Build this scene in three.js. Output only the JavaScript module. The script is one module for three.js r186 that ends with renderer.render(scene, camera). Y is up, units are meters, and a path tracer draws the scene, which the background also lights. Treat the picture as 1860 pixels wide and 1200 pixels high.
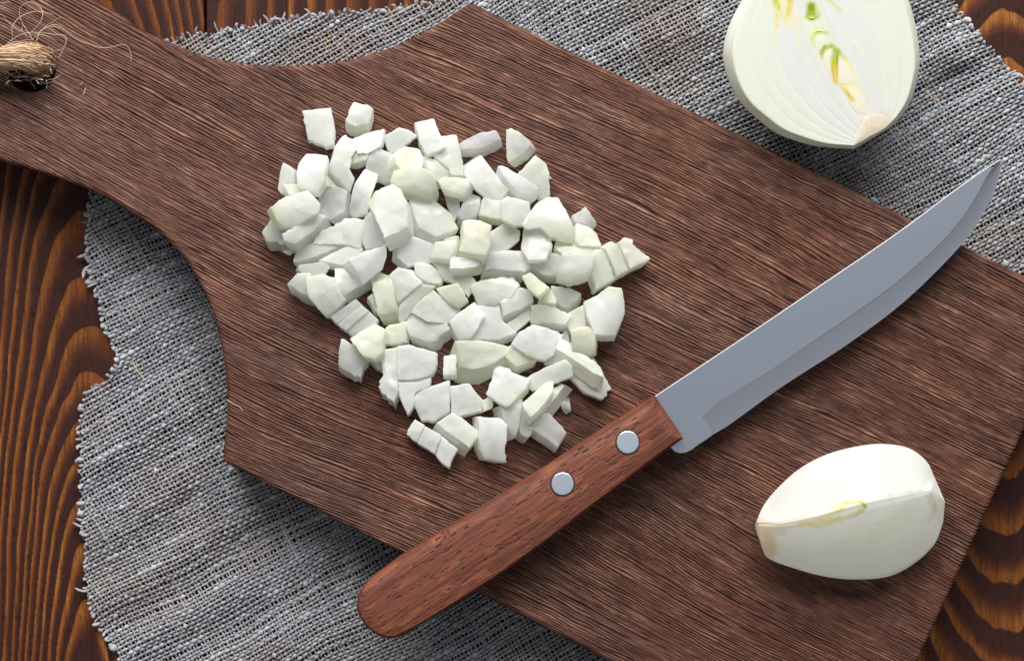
import * as THREE from 'three';
import { mergeGeometries, toCreasedNormals as creasedNormals, mergeVertices } from 'three/addons/utils/BufferGeometryUtils.js';
import { RectAreaLightUniformsLib } from 'three/addons/lights/RectAreaLightUniformsLib.js';

// ---------------------------------------------------------------- camera, light, exposure
const scene = new THREE.Scene();
const TOP = 0.021;            // height of the board's upper face above the table
const CAM = 0.62;             // the lens above that face
const camera = new THREE.PerspectiveCamera(THREE.MathUtils.radToDeg(2 * Math.atan(0.1 / CAM)), 1860 / 1200, 0.05, 20);
camera.position.set(0, TOP + CAM, 0);
camera.up.set(0, 0, -1);
camera.lookAt(0, 0, 0);
const renderer = new THREE.WebGLRenderer({ antialias: true });
renderer.setSize(1024, 660);
renderer.toneMapping = THREE.LinearToneMapping;
renderer.toneMappingExposure = 1.68;
renderer.shadowMap.enabled = true;
RectAreaLightUniformsLib.init();
scene.background = new THREE.Color(0.055, 0.057, 0.06);   // the dim room round the table
function panel(name, color, intensity, w, h, at, to) {
  const l = new THREE.RectAreaLight(new THREE.Color(...color), intensity, w, h);
  l.name = name; l.position.set(...at); l.lookAt(...to); scene.add(l);
}
panel('window_light', [1, 0.992, 0.98], 7.2, 1.35, 0.9, [-0.05, 0.80, -1.05], [0, 0, 0]);
panel('ceiling_light', [0.965, 0.985, 1.03], 0.235, 2.6, 2.2, [0, 1.75, 0.1], [0, 0, 0.1]);

// ---------------------------------------------------------------- helpers
function rng(seed) { let s = (seed * 2654435761) >>> 0 || 1; return () => { s ^= s << 13; s >>>= 0; s ^= s >>> 17; s ^= s << 5; s >>>= 0; return s / 4294967296; }; }
function hash(x, y, k) { let h = (x * 374761393 + y * 668265263 + k * 2147483647) | 0; h = Math.imul(h ^ (h >>> 13), 1274126177); h = Math.imul(h ^ (h >>> 16), 2246822519); return ((h ^ (h >>> 15)) >>> 0) / 4294967296; }
function vn(x, y, k = 0) {   // value noise 0..1
  const xi = Math.floor(x), yi = Math.floor(y), fx = x - xi, fy = y - yi, u = fx * fx * (3 - 2 * fx), v = fy * fy * (3 - 2 * fy);
  const a = hash(xi, yi, k), b = hash(xi + 1, yi, k), c = hash(xi, yi + 1, k), d = hash(xi + 1, yi + 1, k);
  return a + (b - a) * u + (c - a) * v + (a - b - c + d) * u * v;
}
const sn = (x, y, k) => vn(x, y, k) * 2 - 1;
const clamp = (x, a = 0, b = 1) => Math.min(b, Math.max(a, x));
const sm = (a, b, x) => { const t = clamp((x - a) / (b - a)); return t * t * (3 - 2 * t); };
const mix = (a, b, t) => a + (b - a) * t;
const mix3 = (a, b, t) => [mix(a[0], b[0], t), mix(a[1], b[1], t), mix(a[2], b[2], t)];
function texture(w, h, fn, srgb, wrap = true) {   // fn returns linear 0..1 values
  const d = new Uint8Array(w * h * 4);
  for (let j = 0; j < h; j++) for (let i = 0; i < w; i++) {
    const c = fn(i, j), o = (j * w + i) * 4;
    for (let k = 0; k < 3; k++) { const x = clamp(c[k]); d[o + k] = Math.round(255 * (srgb ? (x < 0.0031308 ? x * 12.92 : 1.055 * Math.pow(x, 1 / 2.4) - 0.055) : x)); }
    d[o + 3] = 255;
  }
  const t = new THREE.DataTexture(d, w, h);
  if (srgb) t.colorSpace = THREE.SRGBColorSpace;
  t.magFilter = THREE.LinearFilter; t.minFilter = THREE.LinearFilter;
  t.wrapS = t.wrapT = wrap ? THREE.RepeatWrapping : THREE.ClampToEdgeWrapping; t.needsUpdate = true;
  return t;
}
// a measured spot of the picture plane (in its 1860 x 1200 units), carried to the height y
const unit = (y) => (CAM - (y - TOP)) / CAM / 6000;
const P = (px, py, y) => new THREE.Vector3((px - 930) * unit(y), y, (py - 600) * unit(y));
const names = new Map();
function numbered(n) { const k = names.get(n) ?? 0; names.set(n, k + 1); return k ? `${n}_${String(k).padStart(3, '0')}` : n; }
function tag(o, label, category, group, kind) { if (label) o.userData.label = label; if (category) o.userData.category = category; if (group) o.userData.group = group; if (kind) o.userData.kind = kind; return o; }
function part(name, geo, mat, parent, label) { const m = new THREE.Mesh(geo, mat); m.name = name; if (label) m.userData.label = label; parent.add(m); return m; }
function thing(name) { const g = new THREE.Group(); g.name = numbered(name); return g; }
function rest(o) {    // all parts are modelled in place; put the origin of the thing at its base
  const b = new THREE.Box3().setFromObject(o), c = b.getCenter(new THREE.Vector3()); c.y = b.min.y;
  o.traverse((m) => { if (m.isMesh) m.geometry.translate(-c.x, -c.y, -c.z); });
  o.position.copy(c); scene.add(o); return o;
}
function spline(pts, n, closed = false) { return new THREE.CatmullRomCurve3(pts.map((p) => new THREE.Vector3(p[0], p[1], p[2] ?? 0)), closed, 'centripetal').getSpacedPoints(n); }
const pairs = (a) => { const o = []; for (let i = 0; i < a.length; i += 2) o.push([a[i], a[i + 1]]); return o; };
function inside(poly, x, y) {
  let c = false;
  for (let i = 0, j = poly.length - 1; i < poly.length; j = i++) {
    const a = poly[i], b = poly[j];
    if ((a[1] > y) !== (b[1] > y) && x < ((b[0] - a[0]) * (y - a[1])) / (b[1] - a[1]) + a[0]) c = !c;
  }
  return c;
}
function edgeDistance(poly, x, y) {
  let best = 1e9;
  for (let i = 0, j = poly.length - 1; i < poly.length; j = i++) {
    const [ax, ay] = poly[j], [bx, by] = poly[i], dx = bx - ax, dy = by - ay, t = clamp(((x - ax) * dx + (y - ay) * dy) / (dx * dx + dy * dy + 1e-12));
    best = Math.min(best, Math.hypot(x - ax - dx * t, y - ay - dy * t));
  }
  return best;
}
class Strands {      // many thin tubes in one geometry
  constructor(sides = 5) { this.p = []; this.n = []; this.c = []; this.i = []; this.s = sides; }
  add(pts, radii, cols) {
    const S = this.s, base = this.p.length / 3, t = new THREE.Vector3(), a = new THREE.Vector3(), b = new THREE.Vector3(), up = new THREE.Vector3(0, 1, 0), m = pts.length;
    for (let k = 0; k < m; k++) {
      t.subVectors(pts[Math.min(m - 1, k + 1)], pts[Math.max(0, k - 1)]).normalize();
      if (Math.abs(t.y) > 0.95) up.set(0, 0, 1); else up.set(0, 1, 0);
      a.crossVectors(t, up).normalize(); b.crossVectors(a, t);
      const r = typeof radii === 'number' ? radii : radii[k], c = Array.isArray(cols[0]) ? cols[k] : cols;
      for (let q = 0; q < S; q++) {
        const w = (q / S) * Math.PI * 2, x = Math.cos(w), y = Math.sin(w), nx = a.x * x + b.x * y, ny = a.y * x + b.y * y, nz = a.z * x + b.z * y;
        this.p.push(pts[k].x + nx * r, pts[k].y + ny * r, pts[k].z + nz * r); this.n.push(nx, ny, nz); this.c.push(c[0], c[1], c[2]);
      }
      if (k) for (let q = 0; q < S; q++) { const o = base + (k - 1) * S, q2 = (q + 1) % S; this.i.push(o + q, o + S + q, o + q2, o + q2, o + S + q, o + S + q2); }
    }
    const cap = (k, flip) => { const o = base + k * S; for (let q = 1; q < S - 1; q++) flip ? this.i.push(o, o + q, o + q + 1) : this.i.push(o, o + q + 1, o + q); };
    cap(0, true); cap(m - 1, false);
  }
  build() {
    const g = new THREE.BufferGeometry();
    g.setAttribute('position', new THREE.Float32BufferAttribute(this.p, 3)); g.setAttribute('normal', new THREE.Float32BufferAttribute(this.n, 3));
    g.setAttribute('color', new THREE.Float32BufferAttribute(this.c, 3)); g.setIndex(this.i); return g;
  }
}
function gridGeometry(rows, colors, closed = false) {   // rows of equally many points -> a skin between them
  const g = new THREE.BufferGeometry(), p = [], c = [], ix = [], uv = [], n = rows[0].length;
  rows.forEach((r, i) => r.forEach((v, j) => { p.push(v.x, v.y, v.z); if (colors) c.push(...colors[i][j]); uv.push(v.x * 100, v.z * 100); }));
  for (let i = 0; i + 1 < rows.length; i++) for (let j = 0; j < (closed ? n : n - 1); j++) { const a = i * n + j, b = i * n + ((j + 1) % n), d = a + n, e = b + n; ix.push(a, d, b, b, d, e); }
  g.setAttribute('position', new THREE.Float32BufferAttribute(p, 3)); if (colors) g.setAttribute('color', new THREE.Float32BufferAttribute(c, 3));
  g.setAttribute('uv', new THREE.Float32BufferAttribute(uv, 2)); g.setIndex(ix); g.computeVertexNormals(); return g;
}
function slab(points, depth, bevel, y, steps = 3, holes = [], bevelY = bevel) {   // an outline in metres (x, z) raised from y, edges rounded inward
  const shape = new THREE.Shape(points.map((p) => new THREE.Vector2(p.x, -p.z)));
  for (const h of holes) shape.holes.push(new THREE.Path(h.map((p) => new THREE.Vector2(p.x, -p.z))));
  const g = new THREE.ExtrudeGeometry(shape, { depth: depth - 2 * bevelY, bevelEnabled: bevel > 0, bevelSize: bevel, bevelOffset: -bevel, bevelThickness: bevelY, bevelSegments: steps, curveSegments: 8 });
  g.rotateX(-Math.PI / 2); g.translate(0, y + bevelY, 0); return g;
}
// works on millimetres: the addon takes points closer than a hundredth of a unit for one
function toCreasedNormals(g, angle) { g.scale(1e4, 1e4, 1e4); const c = creasedNormals(g, angle); c.scale(1e-4, 1e-4, 1e-4); return c; }
function planarUV(g, fn) { const p = g.attributes.position, uv = new Float32Array(p.count * 2); for (let i = 0; i < p.count; i++) { const r = fn(p.getX(i), p.getY(i), p.getZ(i)); uv[2 * i] = r[0]; uv[2 * i + 1] = r[1]; } g.setAttribute('uv', new THREE.BufferAttribute(uv, 2)); return g; }
// ---------------------------------------------------------------- the table: dark stained softwood planks
{
  const table = new THREE.Group(); table.name = 'table_top'; table.userData.kind = 'structure'; scene.add(table);
  const DARK = [0.033, 0.0118, 0.0088], MID = [0.082, 0.0245, 0.0100], ORANGE = [0.180, 0.060, 0.0125], LIGHT = [0.245, 0.096, 0.026];
  const y0 = -900, len = 3000;
  const planks = [[-1000, -352, -700, 1.0, 0.25, 900, 34, 3], [-348, 370, 158, 2.5, 0.36, 1480, 34, 1], [374, 984, 1150, 0.78, 0.06, 1500, 30, 2], [988, 1588, 1300, 1.2, 0.3, 100, 30, 4], [1592, 2250, 1826, 1.35, 0.40, 545, 34, 7], [2254, 2860, 2500, 1.1, 0.3, 900, 34, 6]];
  for (const [xa, xb, cx, kx, ky, cy, sp, k] of planks) {
    const small = k === 3 || k === 6 || k === 4, w = small ? 256 : 512, h = small ? 1024 : 2048, hmap = new Float32Array(w * h);
    const map = texture(w, h, (i, j) => {
      const x = xa + ((i + 0.5) / w) * (xb - xa), y = y0 + (1 - (j + 0.5) / h) * len;
      const wob = sn(x / 160, y / 330, k) * 26 + sn(x / 60, y / 120, k + 20) * 9 + sn(x / 24, y / 50, k + 40) * 3;
      const R = Math.hypot(kx * (x - cx) + wob * 0.7, ky * (y - cy) + wob * 0.5) + sn(x / 14, y / 180, k + 60) * 2.2;
      const ph = R / sp + sn(R / 70, 0.5, k + 80) * 0.5, f = ph - Math.floor(ph), ring = hash(Math.floor(ph), 3, k);
      let o = sm(0.20 + 0.28 * ring, 0.84, f) * (1 - sm(0.955, 1.0, f));
      const fibre = vn(x / 2.6, y / 90, k + 100) * 0.6 + vn(x / 1.6, y / 34, k + 120) * 0.4;
      o *= 0.62 + 0.55 * fibre;
      const stain = vn(x / 110, y / 260, k + 140);
      o = clamp(o * mix(0.6, 1.12, stain));
      let c = o < 0.45 ? mix3(DARK, MID, o / 0.45) : o < 0.85 ? mix3(MID, ORANGE, (o - 0.45) / 0.4) : mix3(ORANGE, LIGHT, (o - 0.85) / 0.15);
      const pore = vn(x / 1.5, y / 22, k + 160);
      if (pore > 0.83) c = c.map((v) => v * 0.62);
      const t = mix(0.85, 1.15, vn(x / 3, y / 3, k + 180)) * mix(0.92, 1.1, fibre);
      hmap[j * w + i] = 0.5 - 0.32 * o + 0.25 * (fibre - 0.5) - (pore > 0.83 ? 0.12 : 0);
      return c.map((v) => v * t);
    }, true, false);
    const bump = texture(w, h, (i, j) => { const v = hmap[j * w + i]; return [v, v, v]; }, false, false);
    const mat = new THREE.MeshPhysicalMaterial({ map, bumpMap: bump, bumpScale: 0.00035, roughness: 0.5, specularIntensity: 0.22 });
    const u = unit(0), x1 = (xa - 930) * u, x2 = (xb - 930) * u, z1 = (y0 - 600) * u, z2 = (y0 + len - 600) * u;
    const g = slab([[x1, z1], [x2, z1], [x2, z2], [x1, z2]].map(([x, z]) => new THREE.Vector3(x, 0, z)), 0.022, 0.0006, -0.022, 2);
    planarUV(g, (x, y, z) => [(x - x1) / (x2 - x1), 1 - (z - z1) / (z2 - z1)]);
    part('plank', g, mat, table);
  }
}
// ---------------------------------------------------------------- the board's outline, shared by the board and the cloth under it
const boardLine = [
  ...spline([[-60, -128], [40, -82], [120, -34], [178, 2], [214, 24], [258, 54], [310, 77], [360, 97], [420, 111], [490, 118], [560, 117], [640, 106], [720, 81], [788, 47], [828, 21], [852, 5]], 56).map((p) => [p.x, p.y]),
  [858, 5], [866, 9], [1420, 281], [1964, 551], [1966, 556], [1561, 1436], [1554, 1438], [1000, 1146], [412, 842], [404, 836], [404, 828],
  ...spline([[406, 800], [411, 760], [411, 720], [407, 665], [398, 615], [383, 562], [360, 512], [330, 466], [292, 427], [250, 396], [204, 367], [154, 342], [100, 322], [50, 307], [0, 292], [-70, 262], [-140, 205], [-185, 120], [-190, 30], [-160, -60], [-115, -115], [-85, -128]], 70).map((p) => [p.x, p.y]),
];
// ---------------------------------------------------------------- the linen cloth: every yarn is a tube that runs over and under
const clothLine = pairs([165, 362, 157, 420, 158, 480, 178, 535, 186, 580, 200, 620, 216, 648, 214, 668, 186, 692, 152, 708, 148, 760, 145, 830, 146, 905, 150, 960, 156, 1000, 154, 1050, 166, 1105, 186, 1150, 206, 1180, 222, 1215, 250, 1330, 1300, 1330, 1560, 1050, 1900, 650, 1965, 320, 1900, 212, 1862, 158, 1826, 120, 1792, 82, 1758, 40, 1724, -4, 1700, -60, 1300, -90, 1000, -60, 900, -22, 830, -2, 762, 8, 700, 17, 622, 24, 560, 31, 500, 38, 450, 48, 380, 60, 308, 72, 240, 150]);
const BOARD_BOTTOM = 0.0032;
function clothHeight(x, y) {      // the cloth's mid-plane, in metres above the table, with its soft folds
  const u = 0.883 * x - 0.469 * y, v = 0.469 * x + 0.883 * y, w = sn(u / 260, v / 200, 11) * 34;
  let h = 0.0019 + 0.0009 * sn(x / 230, y / 190, 12) + 0.00125 * Math.sin((v + w) / 20) * (0.35 + 0.65 * vn(u / 300, v / 160, 13)) + 0.0004 * sn(u / 60, v / 26, 14);
  if (y < 420) h += 0.0011 * sn(x / 75, y / 50, 15) + 0.0006;
  const e = edgeDistance(boardLine, x, y), under = inside(boardLine, x, y) ? 0 : sm(0, 90, e);
  const rim = Math.min(edgeDistance(clothLine, x, y), 60) / 60;
  h = mix(0.0014, Math.max(h, 0.0007), under) * mix(0.62, 1, rim);
  h += 0.0016 * Math.exp(-((x - 205) ** 2 + (y - 668) ** 2) / 900);
  return Math.max(h, 0.0007);
}
{
  const cloth = thing('linen_cloth'), W = new Strands(6), F = new Strands(5);
  const E1 = [0.883, -0.469], E2 = [0.469, 0.883], SP = 7.2, r = rng(77);
  const warp = (a, b) => { const x = a * E1[0] + b * E2[0], y = a * E1[1] + b * E2[1]; const s = y < 300 && x > 700 ? 1.5 : 1; return [x + sn(x / 210, y / 170, 31) * 13 * s + sn(x / 60, y / 60, 33) * 2.2, y + sn(x / 190, y / 220, 32) * 13 * s + sn(x / 55, y / 65, 34) * 2.2]; };
  const COOL = [0.192, 0.195, 0.208], PALE = [0.365, 0.37, 0.388], WARM = [0.225, 0.175, 0.145], TAN = [0.36, 0.25, 0.13];
  const hidden = (x, y) => inside(boardLine, x, y) && edgeDistance(boardLine, x, y) > 60;
  const aMin = -700, aMax = 2000, bMin = -300, bMax = 2100, n1 = Math.round((bMax - bMin) / SP), n2 = Math.round((aMax - aMin) / SP);
  for (const fam of [0, 1]) for (let i = 0; i < (fam ? n2 : n1); i++) {
    const tone = vn(i * 0.9, fam * 7 + 0.3, 51), thick = 0.82 + 0.36 * hash(i, fam, 52), jit = (r() - 0.5) * 3.0, m = (fam ? n1 : n2) * 2, cut = r() * 9 - 4.5;
    let run = [], rad = [], col = [], last = null;
    const flush = (endsHere) => {
      if (run.length > 2) {
        for (const end of [0, 1]) {      // loose ends beyond the cut edge
          const k = end ? run.length - 1 : 0, q = end ? run.length - 2 : 1, from = run[k], sp = from.px;
          if (!sp || edgeDistance(clothLine, sp[0], sp[1]) > 16 || r() < 0.16) continue;
          const d = new THREE.Vector3().subVectors(run[k], run[q]).setY(0).normalize(), side = new THREE.Vector3(-d.z, 0, d.x), L = 0.0006 + 0.0016 * r() * r() + (r() < 0.06 ? 0.0022 : 0), bend = (r() - 0.5) * 2.2, pts = [], rr = [], base = rad[k] * (0.75 + 0.5 * r()), fat = r() < 0.5 ? 1.5 + r() * 0.7 : 1;
          for (let s = 0; s <= 4; s++) { const t = s / 4; pts.push(new THREE.Vector3().copy(from).addScaledVector(d, L * t).addScaledVector(side, L * bend * t * t).add(new THREE.Vector3(0, (r() - 0.3) * 0.0005 * t + 0.0005 * Math.sin(t * 2), 0))); rr.push(base * (s === 4 ? 0.35 : mix(1, fat, Math.sin(t * 2.6)))); }
          for (const v of pts) v.y = Math.max(v.y, 0.0005);
          F.add(pts, rr, mix3(col[k], PALE, 0.35 + 0.3 * r()));
        }
        W.add(run, rad, col);
      }
      run = []; rad = []; col = [];
    };
    for (let j = 0; j <= m; j++) {
      const c = j / 2, a = fam ? aMin + i * SP + jit : aMin + c * SP, b = fam ? bMin + c * SP : bMin + i * SP + jit, [x, y] = warp(a, b);
      if (x < 60 || x > 1960 || y < -60 || y > 1290) { flush(); continue; }
      const ok = inside(clothLine, x + cut * (fam ? 0.5 : 1), y + cut * (fam ? 1 : 0.5)) && !hidden(x, y);
      if (!ok) { flush(); continue; }
      const up = j % 2 ? 0 : ((i + c) % 2 ? 1 : -1) * (fam ? -1 : 1), wig = sn(c / 4.5, i * 3.7 + fam * 50, 65) * 1.1, ox = fam ? E1[0] * wig : E2[0] * wig, oy = fam ? E1[1] * wig : E2[1] * wig, y3 = clothHeight(x, y) + (fam ? 0 : 0.00008) + up * (0.00029 + 0.00010 * hash(i, c | 0, 66 + fam)), pt = P(x + ox, y + oy, y3);
      pt.px = [x, y];
      const bead = up > 0 && hash(i, c | 0, 70 + fam) > 0.98, s1 = vn(c / 5.5, i * 1.7 + fam * 3.1, 55), slub = sm(0.72, 0.95, s1) * (fam ? 0.55 : 0.8) + (hash(i, c | 0, 58 + fam) > 0.985 ? 0.35 : 0);
      run.push(pt); rad.push(0.00041 * thick * (0.80 + 0.30 * vn(c / 1.7, i * 2.3, 56) + 0.28 * hash(i, c | 0, 67 + fam) + slub) * (fam ? 0.9 : 1.0) * (j % 2 ? (fam ? 0.66 : 0.78) : up > 0 ? 1.12 : 0.85) * (bead ? 1.5 + 0.5 * hash(i, c | 0, 72) : 1));
      let k = mix3(COOL, PALE, clamp(0.10 + 0.5 * tone + 0.45 * slub + 0.3 * (vn(c / 2.1, i, 57) - 0.5)));
      const warm = sm(0.52, 0.75, vn(x / 150, y / 110, 61)) * (y < 420 ? 0.5 : 0.3); k = mix3(k, WARM, warm); { const v = (0.84 + 0.32 * hash(i, c | 0, 68 + fam)) * (fam ? 0.86 : 1.1) * (bead ? 1.15 : 1); k = k.map((q) => q * v); }
      if (hash(i, Math.floor(c / 2.5), 63 + fam) > 0.990) k = mix3(k, TAN, 0.5);
      col.push(k);
    }
    flush();
  }
  const yarn = new THREE.MeshPhysicalMaterial({ vertexColors: true, roughness: 0.92, specularIntensity: 0.25, sheen: 0.3, sheenRoughness: 0.6, sheenColor: new THREE.Color(0.8, 0.82, 0.9) });
  tag(part('woven_yarn', W.build(), yarn, cloth), null, null, null, 'stuff');
  tag(part('frayed_fringe', F.build(), yarn, cloth), null, null, null, 'stuff');
  // a few straw-coloured bits of stalk caught in the weave
  tag(cloth, 'grey frayed linen cloth spread on the wooden table under the board', 'cloth');
  rest(cloth);
}
// ---------------------------------------------------------------- the cutting board
const GRAIN = THREE.MathUtils.degToRad(27), cg = Math.cos(GRAIN), sg = Math.sin(GRAIN);
{
  const W = 2048, H = 1024, S0 = -260, SL = 2620, T0 = -470, TL = 1140, hm = new Float32Array(W * H);
  const A = [0.013, 0.0048, 0.0044], B = [0.064, 0.0245, 0.0166], C = [0.138, 0.061, 0.0395], D = [0.38, 0.215, 0.148];
  const map = texture(W, H, (i, j) => {
    const s = S0 + (i / W) * SL, t0 = T0 + (j / H) * TL;
    const t = t0 + sn(s / 620, t0 / 260, 1) * 24 + sn(s / 210, t0 / 90, 2) * 5 + sn(s / 70, t0 / 40, 3) * 1.4 + sn(s / 24, t0 / 14, 23) * 0.35;
    const rough = sm(0.18, 0.55, vn(s / 330, t / 95, 4) * 0.6 + vn(s / 120, t / 40, 5) * 0.4);
    const u = t + sn(s / 190, t / 15, 16) * 3.4 + sn(s / 40, t / 6, 17) * 1.5, ph = u / 5.1, row = Math.floor(ph), f = ph - row;
    const deep = vn(s / 100 + row * 7.3, row * 1.7, 18), lit = vn(s / 75 + row * 5.1, row * 2.3, 19);
    const groove = Math.exp(-(((f - 0.22) / 0.15) ** 2)) * sm(0.08, 0.5, deep), crest = Math.exp(-(((f - 0.64) / 0.16) ** 2)) * sm(0.2, 0.65, lit);
    const f1 = vn(s / 90, t / 2.6, 6), f2 = vn(s / 40, t / 1.8, 7), f4 = vn(s / 14, t / 1.3, 9);
    let h = 0.52 + 0.26 * (f1 - 0.5) + 0.22 * (f2 - 0.5) + 0.26 * (f4 - 0.5);
    h = clamp(h + mix(0.45, 1, rough) * (0.26 * crest - 0.42 * groove));
    hm[j * W + i] = h;
    const mott = vn(s / 11, t / 5, 12) * 0.45 + vn(s / 34, t / 15, 13) * 0.55, lum = h * 0.84 + mott * 0.42 - 0.12 + crest * 0.08 * rough - groove * 0.06;
    let c = lum < 0.35 ? mix3(A, B, lum / 0.35) : lum < 0.72 ? mix3(B, C, (lum - 0.35) / 0.37) : mix3(C, D, clamp((lum - 0.72) / 0.35));
    const tone = mix(0.84, 1.14, vn(s / 420, t / 130, 14)), red = sn(s / 150, t / 60, 15) * 0.07;
    return [c[0] * tone * (1 + red), c[1] * tone, c[2] * tone * (1 - red)];
  }, true);
  const bumpMap = texture(W, H, (i, j) => { const v = hm[j * W + i]; return [v, v, v]; }, false);
  const mat = new THREE.MeshPhysicalMaterial({ map, bumpMap, bumpScale: 0.00062, roughness: 0.52, specularIntensity: 0.32 });
  const line = boardLine.map(([x, y]) => P(x, y, TOP)), hole = [];
  for (let k = 0; k < 48; k++) { const w = (k / 48) * Math.PI * 2; hole.push(P(56 + 55 * Math.cos(w), 124 + 53 * Math.sin(w), TOP)); }
  const g = slab(line, TOP - BOARD_BOTTOM, 0.0016, BOARD_BOTTOM, 4, [hole]);
  planarUV(g, (x, y, z) => { const px = x * 6000 + 930, py = z * 6000 + 600, d = (TOP - y) * 2600; return [(px * cg + py * sg - S0) / SL, (-px * sg + py * cg + d - T0) / TL]; });
  const board = new THREE.Mesh(g, mat); board.name = 'cutting_board';
  rest(tag(board, 'dark brown wooden cutting board with a handle and a hole, lying on the linen cloth', 'cutting board'));
}
// ---------------------------------------------------------------- the knife
{
  const knife = thing('kitchen_knife'), HT = 0.0138, mid = TOP + 0.0068, bt = 0.0016;
  const yTop = TOP + HT;
  const steel = new THREE.MeshPhysicalMaterial({ color: new THREE.Color(0.40, 0.44, 0.51), metalness: 1, roughness: 0.34 });
  const brushed = new THREE.MeshPhysicalMaterial({ color: new THREE.Color(0.385, 0.402, 0.455), metalness: 1, roughness: 0.36 });
  const alu = new THREE.MeshPhysicalMaterial({ color: new THREE.Color(0.60, 0.65, 0.73), metalness: 1, roughness: 0.40 });
  const seam = new THREE.MeshStandardMaterial({ color: new THREE.Color(0.02, 0.012, 0.01), roughness: 0.9 });
  // handle: two scales of reddish wood on a full tang
  const up = spline([[1190, 719], [1100, 776], [1000, 842], [900, 905], [800, 967], [720, 1016], [676, 1048]], 20), down = spline([[742, 1147], [800, 1112], [880, 1062], [980, 992], [1080, 916], [1160, 856], [1226, 806], [1241, 795]], 20);
  const butt = spline([[676, 1048], [655, 1070], [648, 1092], [653, 1118], [672, 1142], [696, 1156], [718, 1157], [742, 1147]], 14);
  const outline = [...up, ...butt.slice(1, -1), ...down].map((p) => [p.x, p.y]);
  const a = Math.atan2(-0.56, 0.83), ca = Math.cos(a), sa = Math.sin(a), hm = new Float32Array(1024 * 256);
  const map = texture(1024, 256, (i, j) => {
    const s = (i / 1024) * 760, t0 = (j / 256) * 190, t = t0 + sn(s / 260, t0 / 60, 201) * 7 + sn(s / 60, t0 / 30, 202) * 1.5;
    const band = vn(s / 300, t / 9, 203) * 0.5 + vn(s / 130, t / 3.4, 204) * 0.5, fine = vn(s / 40, t / 1.7, 205);
    const row = Math.floor(t / 2.2), q = s / (9 + 9 * hash(row, 2, 206)) + hash(row, 1, 207) * 9, cell = Math.floor(q), on = hash(row, cell, 208) > 0.945 - 0.08 * vn(s / 60, t / 20, 211), fx = q - cell, fy = t / 2.2 - row;
    const pore = on && fx > 0.12 && fx < 0.88 && Math.abs(fy - 0.5) < 0.26 ? 1 : 0;
    const dash = vn(s / 12, t / 1.6, 209) > 0.80 ? 0.5 : 0;
    hm[j * 1024 + i] = 0.6 + 0.18 * (fine - 0.5) + 0.14 * (band - 0.5) - 0.5 * pore - 0.2 * dash;
    let c = mix3([0.070, 0.0190, 0.0120], [0.205, 0.066, 0.037], clamp(band * 0.8 + fine * 0.4 - 0.1));
    c = mix3(c, [0.30, 0.098, 0.045], 0.45 * sm(0.62, 0.85, vn(s / 34, t / 7, 210)));
    return mix3(c, [0.018, 0.006, 0.005], clamp(pore * 0.66 + dash * 0.5));
  }, true);
  const bumpMap = texture(1024, 256, (i, j) => { const v = hm[j * 1024 + i]; return [v, v, v]; }, false);
  const wood = new THREE.MeshPhysicalMaterial({ map, bumpMap, bumpScale: 0.0004, roughness: 0.48, specularIntensity: 0.6 });
  const uvf = (y0) => (x, y, z) => { const px = x / unit(yTop) + 930 - 640, py = z / unit(yTop) + 600 - 1110; return [(px * ca + py * sa) / 760 + 0.05, (-px * sa + py * ca + (y0 - y) * 5200) / 190 + 0.5]; };
  const scaleLine = outline.map(([x, y]) => P(x, y, TOP + HT * 0.7));
  const th = (HT - bt) / 2, one = (y, flat) => { const g = slab(scaleLine, th, 0.0026, y, 3, [], flat); planarUV(g, uvf(yTop)); return g; };
  // only the outer rim of each scale is rounded: the scales meet the tang with square edges
  const half = (y, top) => {
    const g = slab(scaleLine, th * 2, 0.0031, top ? y - th : y, 2, [], 0.0026), p = g.attributes.position;
    for (let i = 0; i < p.count; i++) { const v = p.getY(i); if (top ? v < y : v > y + th) p.setY(i, top ? y : y + th); }
    g.computeVertexNormals(); return planarUV(toCreasedNormals(g, 0.45), uvf(yTop));
  };
  part('handle_scale', half(mid + bt / 2, true), wood, knife);
  part('handle_scale', half(TOP + 0.0001, false), wood, knife);
  const tang = outline.map(([x, y]) => P(x + 0.0, y, mid)).map((v, i, l) => { const c = new THREE.Vector3(); l.forEach((q) => c.add(q)); c.divideScalar(l.length); return v.clone().lerp(c, 0.012); });
  part('tang', slab(tang, bt - 0.0001, 0, mid - bt / 2 + 0.00005), steel, knife);
  for (const [x, y] of [[1140.5, 803], [1022, 878.5]]) {
    const c = P(x, y, yTop), prof = [[0.00001, 0.00016], [0.0016, 0.00017], [0.0031, 0.000165], [0.00336, 0.00012], [0.0035, -0.0003]].map(([q, w]) => new THREE.Vector2(q, w));
    const g = new THREE.LatheGeometry(prof.reverse(), 40); g.translate(c.x, yTop, c.z);
    const rivet = part('rivet', g, alu, knife), gap = new THREE.RingGeometry(0.00345, 0.0037, 40); gap.rotateX(-Math.PI / 2); gap.translate(c.x, yTop + 0.00003, c.z); part('rivet_gap', gap, seam, rivet);
  }
  // blade
  const spine = spline([[1176, 728], [1192, 717], [1343, 617], [1488, 519], [1633, 420], [1730, 348], [1785, 309], [1817, 289]], 60);
  const bevelLine = spline([[1277, 757], [1300, 735], [1324, 719], [1400, 672], [1488, 613], [1560, 564], [1633, 510], [1690, 460], [1730, 419], [1757, 384], [1778, 350], [1795, 318], [1811, 295]], 60);
  const edge = spline([[1297, 788], [1319, 775], [1421, 702], [1537, 627], [1633, 556], [1706, 488], [1759, 430], [1786, 390], [1804, 355], [1815, 325], [1819, 300], [1817, 289]], 60);
  const inner = spine.map((p) => [p.x + 0.9, p.y + 1.3]);
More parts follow.
